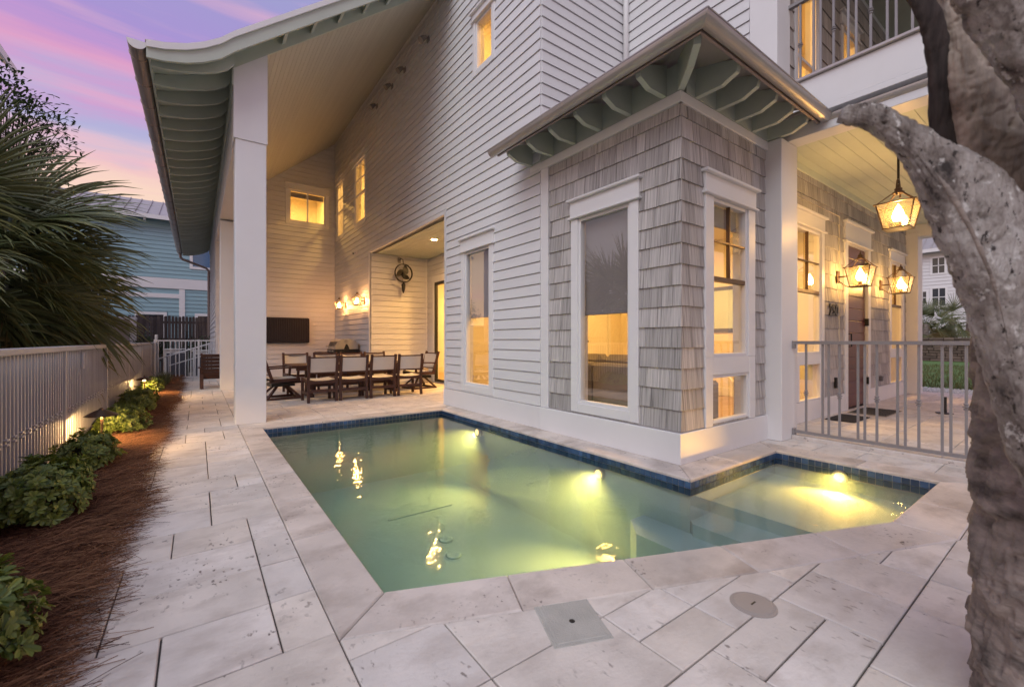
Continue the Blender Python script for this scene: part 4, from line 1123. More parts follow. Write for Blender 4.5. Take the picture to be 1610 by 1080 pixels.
MB().cbox(-.015, 0, -.05, .05, -.05, .05, .004).build('mount', M_trim, sc_)
MB().tube([(-.01, 0, 0), (-.07, 0, -.02)], .016, 8).build('arm', M_trim, sc_)
MB().tube([(-.04, .04, -.03), (-.12, -.05, -.07)], .035, 12).build('body', M_trim, sc_)
MB().tube([(-.118, -.048, -.069), (-.124, -.055, -.072)], .026, 12).build('lens', M_black, sc_)
# wall fan
fn = empty('wall_fan', (4.19, YF - .018, 2.79)); tag(fn, 'black wall mounted fan with three broad blades in the recess', 'fan')
cy_ = -.30
m = MB()
for q in (-.02, .02): m.tube([(.225 * math.cos(2 * math.pi * k / 32), cy_ + q, .225 * math.sin(2 * math.pi * k / 32)) for k in range(33)], .012, 6, cap=False)
m.build('ring', M_black, fn)
m = MB()
for k in range(6):
    t = k * math.pi / 3 + .3
    m.tube([(0, cy_ - .05, 0), (.22 * math.cos(t), cy_ - .02, .22 * math.sin(t))], .003, 4)
m.build('cage_wire', M_black, fn)
for k in range(3):
    t0 = 2 * math.pi * k / 3 + .5
    pts = []
    for j in range(9):
        s_ = j / 8; rr = .035 + .165 * s_; wd = .15 * math.sin(math.pi * (s_ * .75 + .18)); tc_ = t0 + .9 * s_
        for e_ in (-1, 1):
            ang = tc_ + e_ * min(1.0, wd / rr * .62)
            pts.append((rr * math.cos(ang), cy_ + e_ * .015, rr * math.sin(ang)))
    m = MB().add(pts + [(p[0], p[1] + .006, p[2]) for p in pts], [(2 * j, 2 * j + 1, 2 * j + 3, 2 * j + 2) for j in range(8)] + [(18 + 2 * j, 18 + 2 * j + 2, 18 + 2 * j + 3, 18 + 2 * j + 1) for j in range(8)])
    m.build('blade', M_black, fn)
m = MB(); m.tube([(0, cy_ + .12, 0), (0, cy_ - .055, 0)], [.05, .042], 14); m.build('motor', M_black, fn)
m = MB(); m.tube([(0, -.30, -.23), (0, -.29, -.30), (0, -.28, -.42), (0, -.28, -.50)], [.02, .05, .04, .012], 12); m.build('motor_tail', M_black, fn, smooth=True)
m = MB(); m.tube([(0, 0, .36), (0, -.12, .40), (0, -.26, .34), (0, -.30, .235)], .016, 8); m.cbox(-.04, .04, -.015, .004, .30, .44, .004); m.build('bracket', M_rail, fn)
# covered television
tv = empty('covered_television', (1.98, YB - .02, 1.0)); tag(tv, 'wall television under a dark ribbed cover on the patio back wall', 'television')
MB().cbox(-.70, .70, -.12, -.02, .02, .76, .03).build('body', M_cover, tv)
k = 0
for i in range(30):
    xx = -.67 + i * .0462
    MB().cbox(xx, xx + .034, -.132, -.115, .035, .745, .006).build('rib', M_cover, tv)
MB().box(-.2, .2, -.025, .006, .2, .55).build('wall_bracket', M_black, tv)
ob = empty('wall_outlet', (2.42, YB - .02, .5)); tag(ob, 'small grey weatherproof outlet low on the patio back wall', 'outlet')
MB().cbox(-.05, .05, -.04, .006, -.065, .065, .006).build('cover', M_rail, ob); MB().cbox(-.03, .03, -.048, -.041, -.04, .04, .002).build('flap', M_fence2, ob)
# house number
txt = bpy.data.curves.new('house_number', 'FONT'); txt.body = '250'; txt.size = .235; txt.extrude = .006; txt.offset = .006; txt.space_character = 1.02
to = bpy.data.objects.new('house_number', txt); COL.objects.link(to)
dg = bpy.context.evaluated_depsgraph_get(); me = bpy.data.meshes.new_from_object(to.evaluated_get(dg)); bpy.data.objects.remove(to)
me.materials.clear(); me.materials.append(M_black)
nb = bpy.data.objects.new('house_number', me); COL.objects.link(nb); nb.location = (7.50, DY - .030, 1.475); nb.rotation_euler = (R(90), 0, 0)
tag(nb, 'black house number 250 on the shingled porch wall', 'house number')
db = empty('doorbell', (7.76, DY - .02, .38)); tag(db, 'slim black doorbell low on the porch wall left of the door', 'doorbell')
MB().cbox(-.022, .022, -.03, .006, 0, .16, .004).build('case', M_black, db); MB().lathe([(.012, 0), (.012, .004)], (0, -.034, .05), 10).build('button', M_rail, db)
hb = empty('hose_hook', (9.9, DY - .02, .42)); tag(hb, 'grey metal outlet box with flap on the porch wall right of the door', 'outlet')
MB().cbox(-.05, .05, -.02, .006, -.06, .06, .004).build('plate', M_rail, hb); MB().cbox(-.035, .035, -.07, -.02, -.05, .04, .004).build('flap', M_fence2, hb)
# door mats
dm = empty('door_mat', (7.36, 2.08, .003)); tag(dm, 'plain black rubber mat on the porch left of the door', 'mat')
MB().cbox(-.33, .33, -.17, .17, 0, .012, .004).build('mat', M_rubber, dm); 
m = MB()
for i in range(9): m.box(-.30, .30, -.15 + i * .034, -.15 + i * .034 + .012, .012, .015)
m.build('rubber_rib', M_rubber, dm)
dm2 = empty('striped_mat', (8.36, 2.02, .003)); tag(dm2, 'black and tan striped mat in front of the maroon door', 'mat')
MB().cbox(-.42, .42, -.23, .23, 0, .010, .003).build('mat', M_matw, dm2)
for i in range(14):
    xx = -.40 + i * .058
    MB().add([(xx, -.22, .0105), (xx + .03, -.22, .0105), (xx + .05, .22, .0105), (xx + .02, .22, .0105), (xx, -.22, .0125), (xx + .03, -.22, .0125), (xx + .05, .22, .0125), (xx + .02, .22, .0125)], [(4, 5, 6, 7), (0, 1, 5, 4), (1, 2, 6, 5), (2, 3, 7, 6), (3, 0, 4, 7)]).build('stripe', M_rubber, dm2)
us = empty('floor_stanchion', (9.06, 1.37, 0)); tag(us, 'short black floor stanchion standing on the porch paving', 'stanchion')
MB().lathe([(.10, .0), (.10, .012), (.03, .02)], (0, 0, 0), 16).build('foot', M_black, us); MB().lathe([(.028, .02), (.028, .25), (.0, .25)], (0, 0, 0), 12).build('tube', M_black, us)

# ------------------------------------------------------------------ porch railing
rl_ = empty('porch_railing', (5.40, .6, 0), world=True); tag(rl_, 'grey metal baluster railing between the pool and the porch', 'railing')
RX, YE = 5.40, -1.55
MB().bar((RX, 2.03, 1.075), (RX, YE, 1.075), .055, .035).build('top_rail', M_rail, rl_)
MB().bar((RX, 2.03, .085), (RX, YE, .085), .035, .03).build('bottom_rail', M_rail, rl_)
MB().cbox(5.36, 5.44, -1.6, 2.03, -.12, .045, .006).build('curb', M_trav, rl_)
for z in (1.06, .085): MB().cbox(RX - .03, RX + .03, 2.005, 2.032, z - .05, z + .035, .003).build('wall_bracket', M_rail, rl_)
seq = []; y = 1.90; 
while y > YE:
    seq += [(y, 1), (y - .155, 0), (y - .21, 0)]; y -= .305
balusters(rl_, RX, 0, 0, .10, 1.06, seq, .52, M_rail)

# ------------------------------------------------------------------ dining set
def dining_chair():
    r = empty('dining_chair'); f = M_brown
    for s in (-1, 1):
        MB().bar((s * .235, -.26, 0), (s * .235, -.235, .40), .04, .045).build('leg', f, r)       # rear leg
        MB().bar((s * .235, .21, 0), (s * .235, .21, .395), .04, .045).build('leg', f, r)
        MB().bar((s * .235, -.235, .39), (s * .235, -.315, .83), .036, .045).build('back_post', f, r)
        MB().bar((s * .235, -.26, .375), (s * .235, .235, .395), .036, .05).build('side_rail', f, r)
        MB().bar((s * .235, -.25, .16), (s * .235, .21, .16), .03, .04).build('stretcher', f, r)
    MB().bar((-.235, -.25, .20), (.235, -.25, .20), .035, .05).build('stretcher', f, r)
    MB().bar((-.235, .21, .36), (.235, .21, .36), .035, .05).build('stretcher', f, r)
    MB().bar((-.235, -.24, .355), (.235, -.24, .355), .03, .045).build('stretcher', f, r)
    for z, y in ((.795, -.309), (.52, -.262)): MB().bar((-.235, y, z), (.235, y, z), .022, .025).build('back_rail', f, r)
    n = 8; v = []
    for i in range(n + 1):
        x = -.225 + .45 * i / n; sag = .035 * (1 - (2 * i / n - 1) ** 2)
        v += [(x, -.262 - sag, .535), (x, -.305 - sag, .78)]
    MB().add(v + [(a, b + .004, c) for a, b, c in v], [(2 * i, 2 * i + 1, 2 * i + 3, 2 * i + 2) for i in range(n)] + [(18 + 2 * i, 18 + 2 * i + 2, 18 + 2 * i + 3, 18 + 2 * i + 1) for i in range(n)]).build('back_sling', M_sling, r, smooth=True)
    v = []
    for i in range(n + 1):
        x = -.225 + .45 * i / n; sag = .02 * (1 - (2 * i / n - 1) ** 2)
        v += [(x, -.23, .40 - sag), (x, .215, .412 - sag)]
    MB().add(v + [(a, b, c - .004) for a, b, c in v], [(2 * i, 2 * i + 2, 2 * i + 3, 2 * i + 1) for i in range(n)] + [(18 + 2 * i, 18 + 2 * i + 1, 18 + 2 * i + 3, 18 + 2 * i + 2) for i in range(n)]).build('seat_sling', M_sling, r, smooth=True)
    return r
ORD = ['first', 'second', 'third', 'fourth']
c0 = dining_chair(); first = True
for i, x in enumerate((1.79, 2.345, 2.885, 3.46)):
    c = c0 if first else copy_tree(c0); first = False
    c.location = (x, 8.42 + .01 * i, 0); c.rotation_euler = (0, 0, R((1.5, -1, 2, -2.5)[i]))
    tag(c, f'brown framed dining chair with pale sling, {ORD[i]} from the left on the pool side', 'chair', 'dining chairs along the table')
for i, x in enumerate((1.72, 2.32, 2.90, 3.45)):
    c = copy_tree(c0); c.location = (x, 10.02, 0); c.rotation_euler = (0, 0, R(180 + (1, -2, 1, 2)[i]))
    tag(c, f'brown framed dining chair with pale sling, {ORD[i]} from the left behind the table', 'chair', 'dining chairs along the table')
def swivel_chair():
    r = empty('swivel_armchair'); f = M_brown
    for s in (-1, 1):
        MB().bar((s * .27, -.20, .34), (s * .27, -.36, .84), .036, .05).build('back_post', f, r)
        MB().bar((s * .27, -.28, .58), (s * .29, .25, .60), .05, .028).build('armrest', f, r)
        MB().bar((s * .27, .22, .34), (s * .28, .24, .59), .036, .045).build('arm_post', f, r)
        MB().bar((s * .27, -.25, .345), (s * .27, .27, .365), .036, .06).build('side_rail', f, r)
        MB().bar((s * .25, -.30, .02), (s * .25, .30, .02), .05, .035).build('base_rail', f, r)
        MB().bar((s * .25, -.28, .03), (s * .10, -.08, .25), .04, .035).build('base_strut', f, r)
        MB().bar((s * .25, .28, .03), (s * .10, .08, .25), .04, .035).build('base_strut', f, r)
    for y in (-.28, .28): MB().bar((-.25, y, .02), (.25, y, .02), .05, .034).build('base_rail', f, r)
    MB().box(-.2, .2, -.2, .2, .24, .30).build('swivel_plate', M_black, r)
    MB().bar((-.27, .25, .35), (.27, .25, .35), .035, .05).build('front_rail', f, r)
    for z, y in ((.80, -.347), (.46, -.238)): MB().bar((-.27, y, z), (.27, y, z), .022, .025).build('back_rail', f, r)
    MB().bar((0, -.30, .78), (0, -.25, .47), .50, .006, up=(0, 1, 0)).build('back_sling', M_sling, r)
    MB().box(-.255, .255, -.22, .25, .385, .393).build('seat_sling', M_sling, r)
    return r
e1_ = swivel_chair(); e1_.location = (1.27, 9.18, 0); e1_.rotation_euler = (0, 0, R(-84)); tag(e1_, 'brown swivel armchair at the left head of the dining table', 'chair', 'head of table armchairs')
e2_ = copy_tree(e1_); e2_.location = (4.14, 9.30, 0); e2_.rotation_euler = (0, 0, R(95)); tag(e2_, 'brown swivel armchair at the right head of the dining table', 'chair', 'head of table armchairs')
tb = empty('dining_table', (2.62, 9.22, 0)); tag(tb, 'long dark brown dining table with slatted top under the patio roof', 'table')
for i in range(9): MB().cbox(-1.22, 1.22, -.45 + i * .1, -.45 + i * .1 + .094, .60, .632, .004).build('table_slat', M_brown, tb)
for s in (-1, 1):
    MB().bar((-1.14, s * .38, .565), (1.14, s * .38, .565), .035, .07).build('apron', M_brown, tb)
    MB().bar((s * .85, -.30, .03), (s * .85, .30, .03), .08, .06).build('foot', M_brown, tb)
    MB().bar((s * .85, -.36, .565), (s * .85, .36, .565), .035, .065).build('apron', M_brown, tb)
    for q in (-1, 1): MB().bar((s * .85, q * .18, .06), (s * .85, q * .18, .56), .08, .07).build('leg', M_brown, tb)
MB().bar((-.85, 0, .22), (.85, 0, .22), .05, .09).build('stretcher', M_brown, tb)
# grill on its counter
gc = empty('grill_counter', (3.08, 12.15, 0)); tag(gc, 'dark wooden grill counter against the patio wall behind the chairs', 'counter')
MB().cbox(-.36, .335, -1.2, 1.25, .72, .77, .006).build('counter_top', M_brown, gc)
MB().cbox(-.30, .33, -1.12, 1.18, .02, .715, .004).build('cabinet', M_brown, gc)
for y in (-1.05, -.3, .45): MB().cbox(-.315, -.301, y, y + .68, .08, .66, .004).build('cabinet_door', M_brown, gc)
gr = empty('barbecue_grill', (3.08, 11.75, .772)); tag(gr, 'stainless steel domed barbecue grill set on the dark counter', 'grill')
MB().cbox(-.30, .30, -.40, .40, 0, .10, .008).build('fire_box', M_black, gr)
pr = [(-.28, .10), (-.28, .18), (-.22, .30), (-.10, .36), (.10, .36), (.24, .30), (.28, .2), (.28, .10)]
m = MB().prism(pr, lambda p, q, t: (p, t, q), -.37, .37); m.build('hood', M_ss, gr)
m = MB(); m.tube([(-.34, -.3, .17), (-.34, .3, .17)], .014, 10); m.bar((-.34, -.28, .17), (-.27, -.28, .17), .02, .02); m.bar((-.34, .28, .17), (-.27, .28, .17), .02, .02); m.build('handle', M_ss, gr)
for y in (-.24, 0, .24): MB().tube([(-.30, y, .05), (-.335, y, .05)], .025, 10).build('knob', M_ss, gr)
MB().prism([(-.07, .0), (.07, .0), (.05, .06), (.01, .13), (-.02, .13), (-.05, .06)], lambda p, q, t: (p, t, q + .10), -.376, -.37).build('side_emblem', M_black, gr)
bn = empty('storage_bin', (4.72, 10.36, 0)); tag(bn, 'small tan storage bin on the patio beside the sliding door', 'bin')
MB().lathe([(.10, 0), (.125, .02), (.135, .34), (.13, .36)], (0, 0, 0), 20).build('bin_body', M_concrete, bn, smooth=False); MB().lathe([(.14, .36), (.14, .375), (.10, .39)], (0, 0, 0), 20).build('lid', M_concrete, bn)
# slatted lounge chair behind the posts
ac = empty('slatted_lounge_chair', (.34, 12.15, 0), R(180)); tag(ac, 'dark brown slatted lounge chair standing behind the patio posts', 'chair')
for s in (-1, 1):
    MB().bar((s * .27, .02, .10), (s * .27, .34, .80), .035, .06).build('back_post', M_brown, ac)
    MB().bar((s * .27, .2, .0), (s * .27, .17, .34), .035, .07).build('leg', M_brown, ac); MB().bar((s * .27, -.42, .0), (s * .27, -.42, .45), .035, .07).build('leg', M_brown, ac)
    MB().bar((s * .29, -.48, .46), (s * .29, .25, .48), .09, .025).build('armrest', M_brown, ac); MB().bar((s * .27, -.42, .33), (s * .27, .12, .24), .03, .06).build('side_rail', M_brown, ac)
for k in range(7):
    t = k / 6; MB().bar((-.255, .09 + .23 * t, .25 + .5 * t), (.255, .09 + .23 * t, .25 + .5 * t), .02, .075, up=(0, .42, .9)).build('back_slat', M_brown, ac)
for k in range(5): MB().bar((-.255, .06 - .11 * k, .265 + .018 * k), (.255, .06 - .11 * k, .265 + .018 * k), .08, .018).build('seat_slat', M_brown, ac)

# sofa inside
so = empty('grey_sofa', (4.35, 3.72, .062)); tag(so, 'grey sofa seen through the bay window with its back to the pool', 'sofa')
for y0, y1 in ((-1.05, -.012), (.012, 1.05)): MB().cbox(-.42, -.20, y0, y1, .0, .76, .03).build('back_panel', M_sofa, so)
MB().cbox(-.20, .45, -1.0, 1.0, .08, .40, .03).build('seat', M_sofa, so)
for y in (-1.0, .02): MB().cbox(-.24, .02, y, y + .98, .46, .86, .07).build('back_cushion', M_sofa, so)
for y in (-1.17, 1.05): MB().cbox(-.42, .45, y, y + .12, .0, .58, .03).build('arm', M_sofa, so)
ot = empty('console_table', (4.25, 5.75, .062)); tag(ot, 'white console table seen through the narrow side window', 'table')
MB().cbox(-.2, .2, -.32, .32, .78, .82, .005).build('table_top', M_white, ot)
for a in (-.17, .17):
    for b in (-.29, .29): MB().box(a - .02, a + .02, b - .02, b + .02, 0, .78).build('leg', M_white, ot)
MB().cbox(-.19, .19, -.3, .3, .2, .23, .004).build('shelf', M_white, ot)
vb = MB().lathe([(.03, 0), (.05, .06), (.045, .14), (.02, .22), (.025, .26)], (4.25, 5.7, .883), 14).build('vase', M_bronze, smooth=True); tag(vb, 'slim dark vase on the white console inside the narrow window', 'vase')

# ------------------------------------------------------------------ side fence
FX = -1.0
fe = empty('picket_fence', (FX, 8, 0), world=True); tag(fe, 'long grey vertical picket fence along the planting bed', 'fence')
MB().cbox(FX - .035, FX + .035, .8, 16.7, 1.0, 1.045, .006).build('top_rail', M_fence, fe)
MB().bar((FX, .8, .10), (FX, 16.7, .10), .03, .035).build('bottom_rail', M_fence, fe)
y = 1.16
while y < 16.8: MB().cbox(FX - .028, FX + .028, y - .028, y + .028, GZ, 1.0, .004).build('fence_post', M_fence, fe); y += 2.22
mp = mk = None; y = .85; i = 0
while y < 16.7:
    if i % 2 == 0:
        if mk is None:
            m = MB().box(-.011, .011, -.011, .011, .10, 1.0)
            for q in (-.018, .012): m.cbox(-.022, .022, -.022, .022, .44 + q, .455 + q, .003)
            o = m.build('picket', M_fence, fe); mk = o.data
        else: o = link('picket', mk, fe)
    else:
        if mp is None: o = MB().box(-.011, .011, -.011, .011, .10, 1.0).build('picket', M_fence, fe); mp = o.data
        else: o = link('picket', mp, fe)
    o.location = (FX, y, 0); y += .0745; i += 1
MB().cbox(FX + .015, FX + .035, 6.28, 6.36, .80, .97, .004).build('latch_box', M_fence, fe)
fb = empty('board_fence', (FX - .1, 8, 0), world=True); tag(fb, 'grey board fence standing directly behind the picket fence', 'fence')
bm_ = None; y = .8
while y < 16.7:
    if bm_ is None: o = MB().cbox(-.008, .008, 0, .082, GZ, .99, .002).build('fence_board', M_fence2, fb); bm_ = o.data
    else: o = link('fence_board', bm_, fb)
    o.location = (FX - .085, y, 0); y += .089
for z in (.2, .85): MB().box(FX - .13, FX - .094, .8, 16.7, z, z + .07).build('fence_rail', M_fence2, fb)
# gate at the end of the walkway
gt_ = empty('metal_gate', (-.2, 15.3, 0), world=True); tag(gt_, 'pale metal baluster gate closing the end of the walkway', 'gate')
GY = 15.3
MB().bar((-.97, GY, 1.09), (.39, GY, 1.09), .035, .04).build('top_rail', M_trim, gt_); MB().bar((-.97, GY, .06), (.39, GY, .06), .03, .035).build('bottom_rail', M_trim, gt_)
for i, x in enumerate([-.88, -.76, -.62, -.5, -.42, -.28, -.16, -.06, .08, .2, .3]): MB().box(x - .011, x + .011, GY - .011, GY + .011, .06, 1.08).build('baluster', M_trim, gt_)
for x in (-.95, .02, .38): MB().cbox(x - .025, x + .025, GY - .025, GY + .025, 0, 1.12, .004).build('gate_post', M_trim, gt_)
hr = empty('stair_handrail', (-.2, 16.2, 0), world=True); tag(hr, 'sloping white handrail on the steps behind the gate', 'handrail')
MB().tube([(-.95, 16.2, .55), (.30, 16.2, 1.0)], .022, 8).build('top_bar', M_trim, hr); MB().tube([(-.7, 16.2, .35), (.1, 16.2, .62)], .016, 8).build('lower_bar', M_trim, hr)
for x, z in ((-.7, .64), (-.1, .85), (.28, .99)): MB().tube([(x, 16.2, GZ), (x, 16.2, z)], .02, 8).build('baluster', M_trim, hr)
# equipment behind the gate
for i, (x, y, w, h, lb) in enumerate([(-.55, 17.6, .30, .95, 'white utility cabinet behind the gate, nearer the picket fence'), (.15, 17.4, .28, .9, 'white utility cabinet behind the gate, nearer the house')]):
    u_ = empty('utility_cabinet', (x, y, GZ)); tag(u_, lb, 'cabinet', 'utility cabinets behind the gate')
    MB().cbox(-w, w, -.2, .2, 0, h, .012).build('case', M_white, u_); MB().cbox(-w + .05, w - .05, -.212, -.2, .1, h - .1, .004).build('door', M_fence2, u_); MB().cbox(-w - .03, w + .03, -.24, .22, h, h + .04, .008).build('lid', M_white, u_)
pm = empty('grey_pole', (-.28, 16.6, GZ)); tag(pm, 'dark slim pole with a bracket standing behind the gate', 'pole')
MB().lathe([(.03, 0), (.03, 1.55), (.0, 1.56)], (0, 0, 0), 10).build('shaft', M_black, pm); MB().cbox(-.12, .06, -.03, .03, .92, .98, .004).build('bracket', M_black, pm)
# towel on the fence end
tw_ = MB(); v = []
for i in range(7):
    for j in range(9):
        s_, t_ = i / 6, j / 8
        v.append((-1.0 + .05 * math.cos(t_ * 3) + .03 * math.sin(s_ * 9 + t_ * 4), 15.75 + .28 * s_ + .02 * math.sin(t_ * 7), 1.26 - .55 * t_ - .12 * s_ * t_))
tw_.add(v, [(i * 9 + j, i * 9 + j + 1, (i + 1) * 9 + j + 1, (i + 1) * 9 + j) for i in range(6) for j in range(8)])
to_ = tw_.build('towel', M_white, smooth=True); sm = to_.modifiers.new('s', 'SOLIDIFY'); sm.thickness = .012; tag(to_, 'white towel hung over the far end of the picket fence', 'towel')

# ------------------------------------------------------------------ planting bed
def bed_edge(y): return -.43 + .035 * math.sin(y * 2.1) + .03 * math.sin(y * 5.3 + 1) + .012 * math.sin(y * 13)
mb = MB(); rows = []
ny = 150
for j in range(ny + 1):
    y = .6 + (16.3 - .6) * j / ny
    e = bed_edge(y)
    for t in range(7):
        s_ = t / 6; x = FX + .03 + (e - FX - .03) * s_
        z = .004 + .055 * math.sin(math.pi * min(1, .12 + .8 * (1 - s_))) + .014 * noise.noise((x * 9, y * 9, 0))
        if t == 6: z = .0025
        mb.v.append((x, y, z))
for j in range(ny):
    for t in range(6):
        mb.f.append((j * 7 + t, j * 7 + t + 1, (j + 1) * 7 + t + 1, (j + 1) * 7 + t)); mb.mi.append(0)
o = mb.build('planting_bed', M_soil, smooth=True); o['kind'] = 'structure'
def straw(n, y0, y1, fringe):
    mb = MB(); rg = random.Random(5 + fringe)
    for _ in range(n):
        y = y0 + (y1 - y0) * rg.random() ** 1.5; e = bed_edge(y)
        if fringe: x = e + rg.gauss(-.02, .035); a = rg.gauss(.1, .9)
        else: x = rg.uniform(FX + .02, e + .005); a = .2 + 2.6 * noise.noise((x * 3.5, y * 2.2, 1.7)) + rg.gauss(0, .45)
        L = rg.uniform(.10, .26); s_ = (x - FX) / (e - FX)
        zb = .008 + .06 * math.sin(math.pi * min(1, max(0, .12 + .8 * (1 - s_)))) if s_ < 1 else .004
        z0 = zb + rg.uniform(.0, .022 if not fringe else .010) + (max(0, .03 * noise.noise((x * 7, y * 5, 3.1))) if not fringe else 0); curl = rg.gauss(0, .9); w = rg.uniform(.0007, .0013); rise = rg.uniform(-.01, .03 if not fringe else .012)
        p = Vector((x, y, z0)); pts = []
        for k in range(4):
            t = k / 3; ang = a + curl * t
            pts.append((p.copy(), ang)); p = p + Vector((math.cos(ang), math.sin(ang), 0)) * L / 3; p.z = max(.002, z0 + rise * math.sin(math.pi * t * .9))
        v = []
        for q, ang in pts: n_ = Vector((-math.sin(ang), math.cos(ang), 0)) * w; v += [q - n_, q + n_ + Vector((0, 0, w))]
        mb.add(v, [(2 * k, 2 * k + 1, 2 * k + 3, 2 * k + 2) for k in range(3)])
    return mb
mb = straw(40000, .8, 16, 0); m2 = straw(5200, .9, 14, 1)
mb.add(m2.v, m2.f)
m, n, l, b = new_mat('pine_needle'); M_needle = m
g_ = N(n, 'ShaderNodeNewGeometry'); rr = N(n, 'ShaderNodeValToRGB')
rr.color_ramp.elements[0].color = (.045, .022, .016, 1); rr.color_ramp.elements[1].color = (.27, .14, .08, 1)
for p, c in ((.05, (.045, .022, .016)), (.45, (.13, .06, .035)), (.8, (.22, .11, .06)), (1., (.27, .14, .08))):
    e = rr.color_ramp.elements.new(p); e.color = (*c, 1)
l.new(g_.outputs['Random Per Island'], rr.inputs[0]); l.new(rr.outputs[0], b.inputs['Base Color']); b.inputs['Roughness'].default_value = 1; b.inputs['Specular IOR Level'].default_value = .05
o = mb.build('pine_straw', M_needle); tag(o, 'brown pine straw mulch covering the planting bed', 'mulch', kind='stuff')

def leaf_geo(mb, p, d, up, L, wd, fold=.25):
    """a small obovate leaf of six faces"""
    d = d.normalized(); s = d.cross(up)
    if s.length < 1e-3: s = d.orthogonal()
    s.normalize(); u = s.cross(d)
    q = [p, p + d * L * .45 + s * wd * .42 + u * L * fold * .3, p + d * L * .8 + s * wd * .5 + u * L * fold * .2, p + d * L - u * L * .05, p + d * L * .8 - s * wd * .5 + u * L * fold * .2, p + d * L * .45 - s * wd * .42 + u * L * fold * .3, p + d * L * .6]
    mb.add(q, [(0, 1, 6), (1, 2, 6), (2, 3, 6), (3, 4, 6), (4, 5, 6), (5, 0, 6)])
def shrub(loc, rx, ry, h, n_ros, label, seed, L=.052, mat=None):
    rg = random.Random(seed); r = empty('shrub', loc); tag(r, label, 'shrub', 'shrubs in the planting bed')
    fo = MB(); st = MB()
    for i in range(n_ros):
        # points over a lumpy dome, a few inside
        th = rg.uniform(0, 2 * math.pi); ph = math.acos(rg.uniform(-.25, 1)); k = rg.uniform(.72, 1.0) ** .5
        k *= rg.uniform(.9, 1.16) * (1 + .38 * noise.noise((math.cos(th) * 1.6 + seed, math.sin(th) * 1.6, ph * 1.5)))
        p = Vector((rx * k * math.sin(ph) * math.cos(th), ry * k * math.sin(ph) * math.sin(th), h * .42 + h * .56 * k * math.cos(ph)))
        p.z = max(p.z, .05)
        nrm_ = Vector((p.x / rx, p.y / ry, (p.z - h * .35) / h * 1.3 + .35)).normalized()
        nl = rg.randint(7, 11); a0 = rg.uniform(0, 6.28)
        t1 = nrm_.orthogonal().normalized(); t2 = nrm_.cross(t1)
        for j in range(nl):
            a = a0 + j * 2.4; tilt = rg.uniform(.15, .85)
            d = (t1 * math.cos(a) + t2 * math.sin(a)) + nrm_ * tilt
            leaf_geo(fo, p - nrm_ * rg.uniform(0, .02), d, nrm_, L * rg.uniform(.75, 1.2), L * .42, .22)
        if i % 4 == 0: st.tube([(rg.gauss(0, .03), rg.gauss(0, .03), 0), p * .5 + Vector((0, 0, .02)), p], [.006, .004, .002], 4, cap=False)
    fo.build('foliage', mat or M_leaf, r); st.build('branches', M_bark2, r)
    return r
shrub((-.62, 2.12, .03), .17, .26, .34, 130, 'glossy green shrub at the bottom left corner of the bed', 1, .046)
shrub((-.74, 3.62, .03), .20, .31, .36, 420, 'dark green rounded shrub nearest the corner of the bed, before the path lights', 2, .042)
shrub((-.72, 4.80, .03), .18, .27, .32, 300, 'dark green shrub just in front of the nearer path light', 3, .040)
shrub((-.70, 6.55, .03), .20, .38, .32, 420, 'bright green shrub lit by the nearer path light', 4, .037)
shrub((-.70, 8.35, .03), .20, .46, .35, 380, 'dark green shrub in the middle of the planting bed', 5, .042)
shrub((-.72, 11.1, .03), .17, .38, .34, 200, 'yellow green shrub lit by the farther path light', 6, .045)
# grassy plant at the far end
gp_ = empty('grass_clump', (-.66, 13.0, .02)); tag(gp_, 'olive clump of ornamental grass at the far end of the bed', 'plant')
mb = MB(); rg = random.Random(9)
for _ in range(420):
    a = rg.uniform(0, 6.28); y0 = rg.gauss(0, .5); L = rg.uniform(.3, .55); out = rg.uniform(.05, .3); p0 = Vector((rg.gauss(0, .06), y0, 0)); w = .006
    v = []
    for k in range(5):
        t = k / 4; q = p0 + Vector((math.cos(a) * out * t * t, math.sin(a) * out * t * t, L * (t - .35 * t * t))); s_ = Vector((-math.sin(a), math.cos(a), 0)) * w * (1 - t * .9); v += [q - s_, q + s_]
    mb.add(v, [(2 * k, 2 * k + 1, 2 * k + 3, 2 * k + 2) for k in range(4)])
mb.build('blades', M_grassleaf, gp_)

# path lights
def path_light(loc, label):
    r = empty('path_light', loc); tag(r, label, 'path light', 'path lights in the planting bed')
    MB().tube([(0, 0, -.05), (.005, 0, .36)], .0105, 10).build('stem', M_bronze, r)
    MB().lathe([(.125, .365), (.128, .368), (.05, .415), (.02, .425), (.012, .44), (.001, .445), (.001, .43), (.018, .418), (.05, .405)], (0, 0, 0), 20, cap=False).build('hat', M_bronze, r)
    MB().lathe([(.016, .352), (.024, .362), (.024, .385), (.001, .395)], (0, 0, 0), 10).build('bulb', M_pbulb, r)
path_light((-.76, 5.75, 0), 'bronze mushroom path light beside the bright shrub, nearer the camera')
path_light((-.80, 10.45, 0), 'bronze mushroom path light farther along the picket fence')

